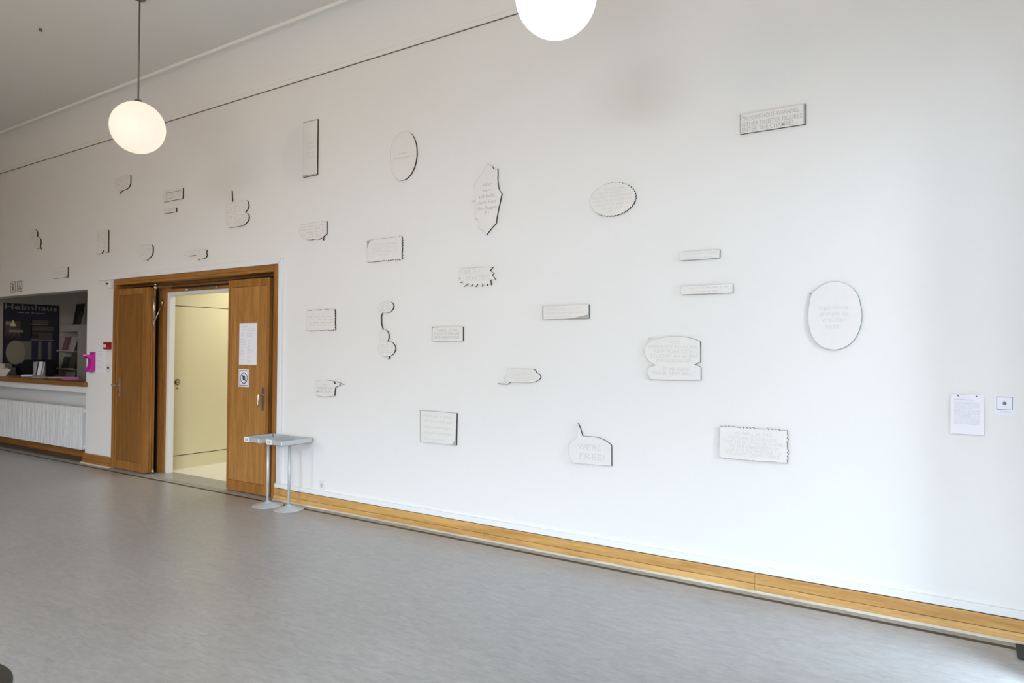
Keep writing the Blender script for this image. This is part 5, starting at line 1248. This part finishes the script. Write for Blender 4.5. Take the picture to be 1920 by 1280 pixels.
bm = nb()
tube(bm, (-7.711, -1.617, 4.786), (-7.711, -1.617, 4.80), 0.016, 12)
tube(bm, (-7.711, -1.63, 4.778), (-7.711, -1.60, 4.778), 0.005, 8)
tube(bm, (-7.711, -1.617, 4.775), (-7.711, -1.617, 4.79), 0.005, 8)
tag(mk('ceiling_hook', bm, RODM), 'tiny metal hook in the ceiling left of the lamp rod', 'hook')

# ------------------------------------------------------------------ brochure stands
def stand(x, y, tx, label, tagtext):
    r = empty('brochure_stand', (x, y, 0))
    tag(r, label, 'stand', 'brochure stands beside the door')
    bm = nb()
    lathe(bm, x, y, [(0.0, 0.001), (0.152, 0.001), (0.152, 0.005), (0.147, 0.008), (0.05, 0.030), (0.022, 0.043), (0.016, 0.052), (0.0, 0.052)], 48)
    mk('base', bm, ALU, r)
    bm = nb()
    tube(bm, (x, y, 0.045), (x, y, 0.655), 0.0135, 20)
    mk('pole', bm, ALU, r)
    x0, x1, y0, y1, z0, z1 = tx - 0.125, tx + 0.125, -0.392, -0.040, 0.652, 0.702
    bm = nb()
    th = 0.003
    box(bm, x0, x1, y0, y1, z0, z0 + th)
    box(bm, x0, x1 - 0.004, y0, y0 + th, z0, z1)
    box(bm, x0 + 0.004, x1 - 0.012, y1 - th, y1, z0, z1)
    box(bm, x0, x0 + th, y0 + 0.004, y1 - 0.010, z0, z1)
    box(bm, x1 - th, x1, y0 + 0.006, y1, z0, z1)
    tr = mk('tray', bm, ALU, r)
    bm = nb()
    box(bm, x0 - 0.001, x0 + 0.082, y0 - 0.002, y0 - 0.0005, z0 + 0.002, z1 + 0.001)
    box(bm, x1 - 0.030, x1 - 0.012, y0 - 0.002, y0 - 0.0005, z0 + 0.006, z1 - 0.008)
    line_into(bm, tagtext, x0 + 0.018, x0 + 0.062, z0 + 0.026, 0.021, lambda a, z: (a, y0 - 0.0024, z), 0.01, 0, 1)
    mk('language_tag', bm, [PAPER, BLACK], tr, 0, True)['kind'] = 'stuff'


stand(-5.568, -0.226, -5.583, 'grey metal brochure stand tagged EN, nearer to the wall panels', 'EN')
stand(-5.878, -0.241, -5.932, 'grey metal brochure stand tagged DE, in front of the door right leaf', 'DE')

# ------------------------------------------------------------------ small things on the walls and the door
def sheet(name, label, cat, x0, x1, z0, z1, y, mats, lines, tilt=0.0, th=0.0012):
    bm = nb()
    v = box(bm, x0, x1, y - th, y, z0, z1)
    for q in v[:4]:
        q.co.y -= tilt
    o = mk(name, bm, mats[0])
    tag(o, label, cat)
    bm = nb()
    for (a, b_, z, h, body) in lines:
        yy_ = y - th - 0.0006 - tilt * (z1 - z) / (z1 - z0)
        line_into(bm, body, a, b_, z, h, lambda p, q: (p, y - th - 0.0006 - tilt * (z1 - q) / (z1 - z0), q), 0, 0, 0)
    if lines:
        mk('printing', bm, mats[1], o, 0, True)['kind'] = 'stuff'
    return o


rnd = random.Random(5)


def words(n):
    s_ = ''
    while len(s_) < n:
        s_ += '#' * rnd.randint(2, 7) + ' '
    return s_[:n].rstrip()


# text sheet and framed sign at the right end
L = [(0.006, 0.060, 1.336, 0.007, '########'), (0.062, 0.098, 1.334, 0.004, '#### ###')]
z = 1.320
for i in range(21):
    L.append((0.006, 0.131 if i not in (6, 12) else 0.09, z, 0.0034, words(60)))
    z -= 0.0062
sh = sheet('text_sheet', 'white text sheet held by two pins at the right end of wall', 'paper sheet', -0.012, 0.149, 1.137, 1.363, -0.010, [PAPER, PRINT], L, 0.010)
for xx in (0.022, 0.111):
    bm = nb()
    tube(bm, (xx, 0.0, 1.361), (xx + 0.004, -0.022, 1.356), 0.0028, 8)
    mk('pin', bm, DARKM, sh)
fs = sheet('framed_notice', 'small square white notice with black frame line, rightmost on the wall', 'sign', 0.198, 0.292, 1.257, 1.366, -0.002, [PAPER, PRINT],
           [(0.225, 0.262, 1.279, 0.0036, words(20)), (0.214, 0.276, 1.271, 0.0040, words(26))])
bm = nb()
for (a, b_, c, d) in ((0.208, 0.283, 1.3575, 1.3600), (0.208, 0.283, 1.286, 1.2885), (0.208, 0.2105, 1.286, 1.360), (0.2805, 0.283, 1.286, 1.360)):
    quad(bm, [(a, -0.0042, c), (b_, -0.0042, c), (b_, -0.0042, d), (a, -0.0042, d)])
quad(bm, [(0.2455 + 0.0095 * math.cos(2 * math.pi * i / 24), -0.0042, 1.3235 + 0.0095 * math.sin(2 * math.pi * i / 24)) for i in range(24)])
mk('frame_line', bm, mat('frame_line_ink', (0.16, 0.17, 0.24), 0.6), fs, 0, True)

# notice and no-luggage sign on the right door leaf
L = [(-6.685, -6.560, 1.842, 0.014, '########')]
for (a, b_, z) in ((-6.64, -6.585, 1.81), (-6.55, -6.44, 1.818), (-6.67, -6.60, 1.795), (-6.56, -6.43, 1.80), (-6.68, -6.63, 1.765), (-6.58, -6.48, 1.765), (-6.68, -6.63, 1.745), (-6.58, -6.48, 1.74)):
    L.append((a, b_, z, 0.008, words(12)))
z = 1.70
for i in range(14):
    L.append((-6.695, -6.695 + rnd.uniform(0.05, 0.12), z, 0.007, words(12)))
    L.append((-6.565, -6.565 + rnd.uniform(0.04, 0.10), z - 0.012, 0.007, words(10)))
    z -= 0.0185
sheet('door_notice', 'tall white printed notice on the right door leaf', 'notice', -6.712, -6.402, 1.420, 1.883, -0.001, [PAPER, PRINT], L)
ls = sheet('luggage_sign', 'square white sign crossing out a suitcase, on right door leaf', 'sign', -6.713, -6.531, 1.174, 1.369, -0.001, [PAPER, PRINT], [])
bm = nb()
YS = -0.0030


def ys(a, z):
    return (a, YS, z)


for (a, b_, c, d) in ((-6.700, -6.544, 1.350, 1.357), (-6.700, -6.544, 1.186, 1.193), (-6.700, -6.695, 1.186, 1.357), (-6.549, -6.544, 1.186, 1.357)):
    quad(bm, [ys(a, c), ys(b_, c), ys(b_, d), ys(a, d)])
N = 40
cx, cz, ra, rb = -6.6205, 1.272, 0.063, 0.054
for i in range(N):
    a0, a1 = 2 * math.pi * i / N, 2 * math.pi * (i + 1) / N
    quad(bm, [ys(cx + ra * math.cos(a0), cz + ra * math.sin(a0)), ys(cx + ra * math.cos(a1), cz + ra * math.sin(a1)),
              ys(cx + rb * math.cos(a1), cz + rb * math.sin(a1)), ys(cx + rb * math.cos(a0), cz + rb * math.sin(a0))])
quad(bm, [ys(cx - 0.044, cz + 0.036), ys(cx - 0.036, cz + 0.044), ys(cx + 0.044, cz - 0.036), ys(cx + 0.036, cz - 0.044)])
quad(bm, [ys(cx - 0.018, cz - 0.023), ys(cx + 0.018, cz - 0.023), ys(cx + 0.018, cz + 0.026), ys(cx - 0.018, cz + 0.026)])
quad(bm, [ys(cx - 0.009, cz + 0.032), ys(cx + 0.009, cz + 0.032), ys(cx + 0.009, cz + 0.037), ys(cx - 0.009, cz + 0.037)])
for s_ in (-1, 1):
    a = cx + s_ * 0.031
    quad(bm, [ys(a - 0.003, cz - 0.022), ys(a + 0.003, cz - 0.022), ys(a + 0.003, cz + 0.024), ys(a - 0.003, cz + 0.024)])
mk('pictogram', bm, BLACK, ls, 0, True)

# info and cloakroom signs over the counter
def frame_quads(bm, x0, x1, z0, z1, w, y):
    for (a, b_, c, d) in ((x0, x1, z1 - w * .6, z1), (x0, x1, z0, z0 + w * .6), (x0, x0 + w, z0, z1), (x1 - w, x1, z0, z1)):
        quad(bm, [(a, y, c), (b_, y, c), (b_, y, d), (a, y, d)])


sg = sheet('info_sign', 'small framed sign with the letter i, above the reception counter', 'sign', -12.548, -12.365, 2.455, 2.630, -0.001, [mat('sign_cream', (0.72, 0.70, 0.67), 0.7), PRINT], [])
bm = nb()
frame_quads(bm, -12.545, -12.368, 2.458, 2.627, 0.012, -0.003)
quad(bm, [(-12.468, -0.003, 2.490), (-12.442, -0.003, 2.490), (-12.442, -0.003, 2.550), (-12.468, -0.003, 2.550)])
quad(bm, [(-12.480, -0.003, 2.487), (-12.430, -0.003, 2.487), (-12.430, -0.003, 2.494), (-12.480, -0.003, 2.494)])
quad(bm, [(-12.482, -0.003, 2.544), (-12.450, -0.003, 2.544), (-12.450, -0.003, 2.552), (-12.482, -0.003, 2.552)])
quad(bm, [(-12.455 + 0.018 * math.cos(2 * math.pi * i / 16), -0.003, 2.583 + 0.013 * math.sin(2 * math.pi * i / 16)) for i in range(16)])
mk('pictogram', bm, BLACK, sg, 0, True)
sg = sheet('hanger_sign', 'small framed sign with a coat hanger, right of the info sign', 'sign', -12.316, -12.129, 2.457, 2.627, -0.001, [bpy.data.materials['sign_cream'], PRINT], [])
bm = nb()
frame_quads(bm, -12.313, -12.132, 2.460, 2.624, 0.012, -0.003)


def stroke(bm, pts, w, y):
    for (a, c), (b_, d) in zip(pts, pts[1:]):
        dx, dz = b_ - a, d - c
        l_ = math.hypot(dx, dz)
        nx, nz = -dz / l_ * w, dx / l_ * w * 0.7
        quad(bm, [(a - nx, y, c - nz), (b_ - nx, y, d - nz), (b_ + nx, y, d + nz), (a + nx, y, c + nz)])


stroke(bm, [(-12.232, 2.578), (-12.214, 2.594), (-12.214, 2.570), (-12.222, 2.556), (-12.222, 2.544)], 0.005, -0.003)
stroke(bm, [(-12.222, 2.546), (-12.288, 2.502), (-12.158, 2.502), (-12.222, 2.546)], 0.006, -0.003)
mk('pictogram', bm, BLACK, sg, 0, True)

# notice, dispenser, alarm, key switch, sensor on the pillar
L = [(-9.80, -9.70, 1.548, 0.012, '######')]
z = 1.52
for i in range(12):
    L.append((-9.81, -9.81 + rnd.uniform(0.10, 0.19), z, 0.008, words(14)))
    z -= 0.0195
sheet('pillar_notice', 'white printed notice between pink dispenser and door', 'notice', -9.843, -9.596, 1.259, 1.577, -0.002, [PAPER, PRINT], L)
dp = empty('hand_dispenser', (-9.93, 0, 1.26))
tag(dp, 'bright pink wall dispenser with a lever jutting out, on the pillar', 'dispenser')
bm = nb()
extrude_yz(bm, [(0, 1.285), (0, 1.535), (-0.020, 1.535), (-0.026, 1.45), (-0.026, 1.33), (-0.018, 1.285)], -9.985, -9.865)
mk('back_plate', bm, PINK, dp, 0.006)
bm = nb()
cur = [(-0.020, 1.490), (-0.056, 1.485), (-0.052, 1.45), (-0.050, 1.40), (-0.053, 1.36), (-0.062, 1.325), (-0.080, 1.300), (-0.102, 1.282)]
inner = [(-0.098, 1.266), (-0.050, 1.262), (-0.020, 1.272)]
extrude_yz(bm, cur + inner, -9.980, -9.870)
mk('pouch', bm, PINK, dp, 0.004)
bm = nb()
for i, (y_, z_, w_) in enumerate(((-0.02, 1.492, 0.055), (-0.07, 1.488, 0.050), (-0.11, 1.492, 0.040), (-0.142, 1.497, 0.022), (-0.150, 1.498, 0.006))):
    if i:
        py, pz, pw = pv
        a = [(-9.925 - pw, py, pz + .008), (-9.925 + pw, py, pz + .008), (-9.925 + w_, y_, z_ + .008), (-9.925 - w_, y_, z_ + .008)]
        b2 = [(p[0], p[1], p[2] - (0.046 if p[1] > -0.09 else 0.022)) for p in a]
        va = [bm.verts.new(p) for p in a]
        vb = [bm.verts.new(p) for p in b2]
        bm.faces.new(va)
        bm.faces.new(list(reversed(vb)))
        for j in range(4):
            bm.faces.new((va[j], vb[j], vb[(j + 1) % 4], va[(j + 1) % 4]))
    pv = (y_, z_, w_)
bmesh.ops.remove_doubles(bm, verts=bm.verts[:], dist=1e-4)
mk('lever', bm, PINK, dp)
fa = empty('fire_alarm', (-9.55, 0, 1.573))
tag(fa, 'red fire alarm call point beside the door frame', 'fire alarm')
bm = nb()
box(bm, -9.585, -9.445, -0.048, 0, 1.575, 1.672)
mk('housing', bm, RED, fa, 0.008)
bm = nb()
box(bm, -9.567, -9.505, -0.050, -0.046, 1.600, 1.640)
box(bm, -9.560, -9.512, -0.051, -0.049, 1.617, 1.622, 1)
mk('press_pane', bm, [PLASTIC, BLACK], fa)
ks = empty('key_switch', (-9.495, 0, 1.274))
tag(ks, 'white key switch with a dark lock, below the fire alarm', 'switch')
bm = nb()
box(bm, -9.545, -9.446, -0.012, 0, 1.274, 1.372)
mk('cover', bm, PLASTIC, ks, 0.004)
bm = nb()
tube(bm, (-9.505, -0.010, 1.328), (-9.505, -0.020, 1.328), 0.018, 16)
mk('lock', bm, DARKM, ks)
ms = empty('motion_sensor', (-9.49, 0, 2.39))
tag(ms, 'white motion sensor at the upper left corner of the door frame', 'sensor')
bm = nb()
box(bm, -9.52, -9.43, -0.055, 0, 2.392, 2.485)
mk('housing', bm, PLASTIC, ms, 0.012)
bm = nb()
box(bm, -9.515, -9.455, -0.060, -0.05, 2.440, 2.462)
mk('lens', bm, mat('sensor_red_brown', (0.06, 0.015, 0.012), 0.3), ms, 0.003)
ol = empty('wall_outlet', (-5.34, 0, 0.187))
tag(ol, 'white wall socket low on the wall right of the stands', 'outlet')
bm = nb()
box(bm, -5.382, -5.300, -0.008, 0, 0.186, 0.270)
mk('cover', bm, PLASTIC, ol, 0.003)
bm = nb()
tube(bm, (-5.341, -0.0075, 0.230), (-5.341, -0.009, 0.230), 0.026, 20)
tube(bm, (-5.350, -0.009, 0.232), (-5.350, -0.0095, 0.232), 0.005, 10, 1)
tube(bm, (-5.332, -0.009, 0.232), (-5.332, -0.0095, 0.232), 0.005, 10, 1)
tube(bm, (-5.341, -0.009, 0.215), (-5.341, -0.0095, 0.215), 0.005, 10, 1)
mk('socket_face', bm, [mat('socket_shade', (0.66, 0.67, 0.68), 0.5), PRINTD], ol)

# ------------------------------------------------------------------ black side table at the lower left edge
tx, ty, tz, tr_ = -2.745, -4.008, 0.50, 0.2925
tb = empty('side_table', (tx, ty, 0))
tag(tb, 'round black table top cut off at the lower left corner', 'table')
bm = nb()
lathe(bm, tx, ty, [(0, tz - 0.022), (tr_ - 0.010, tz - 0.022), (tr_, tz - 0.014), (tr_, tz - 0.004), (tr_ - 0.004, tz), (0, tz)], 64)
mk('top', bm, BLKTOP, tb)
bm = nb()
tube(bm, (tx, ty, 0.02), (tx, ty, tz - 0.02), 0.03, 20)
mk('pedestal', bm, BLKTOP, tb)
bm = nb()
lathe(bm, tx, ty, [(0, 0.001), (0.20, 0.001), (0.20, 0.010), (0.05, 0.024), (0, 0.026)], 40)
mk('foot', bm, BLKTOP, tb)
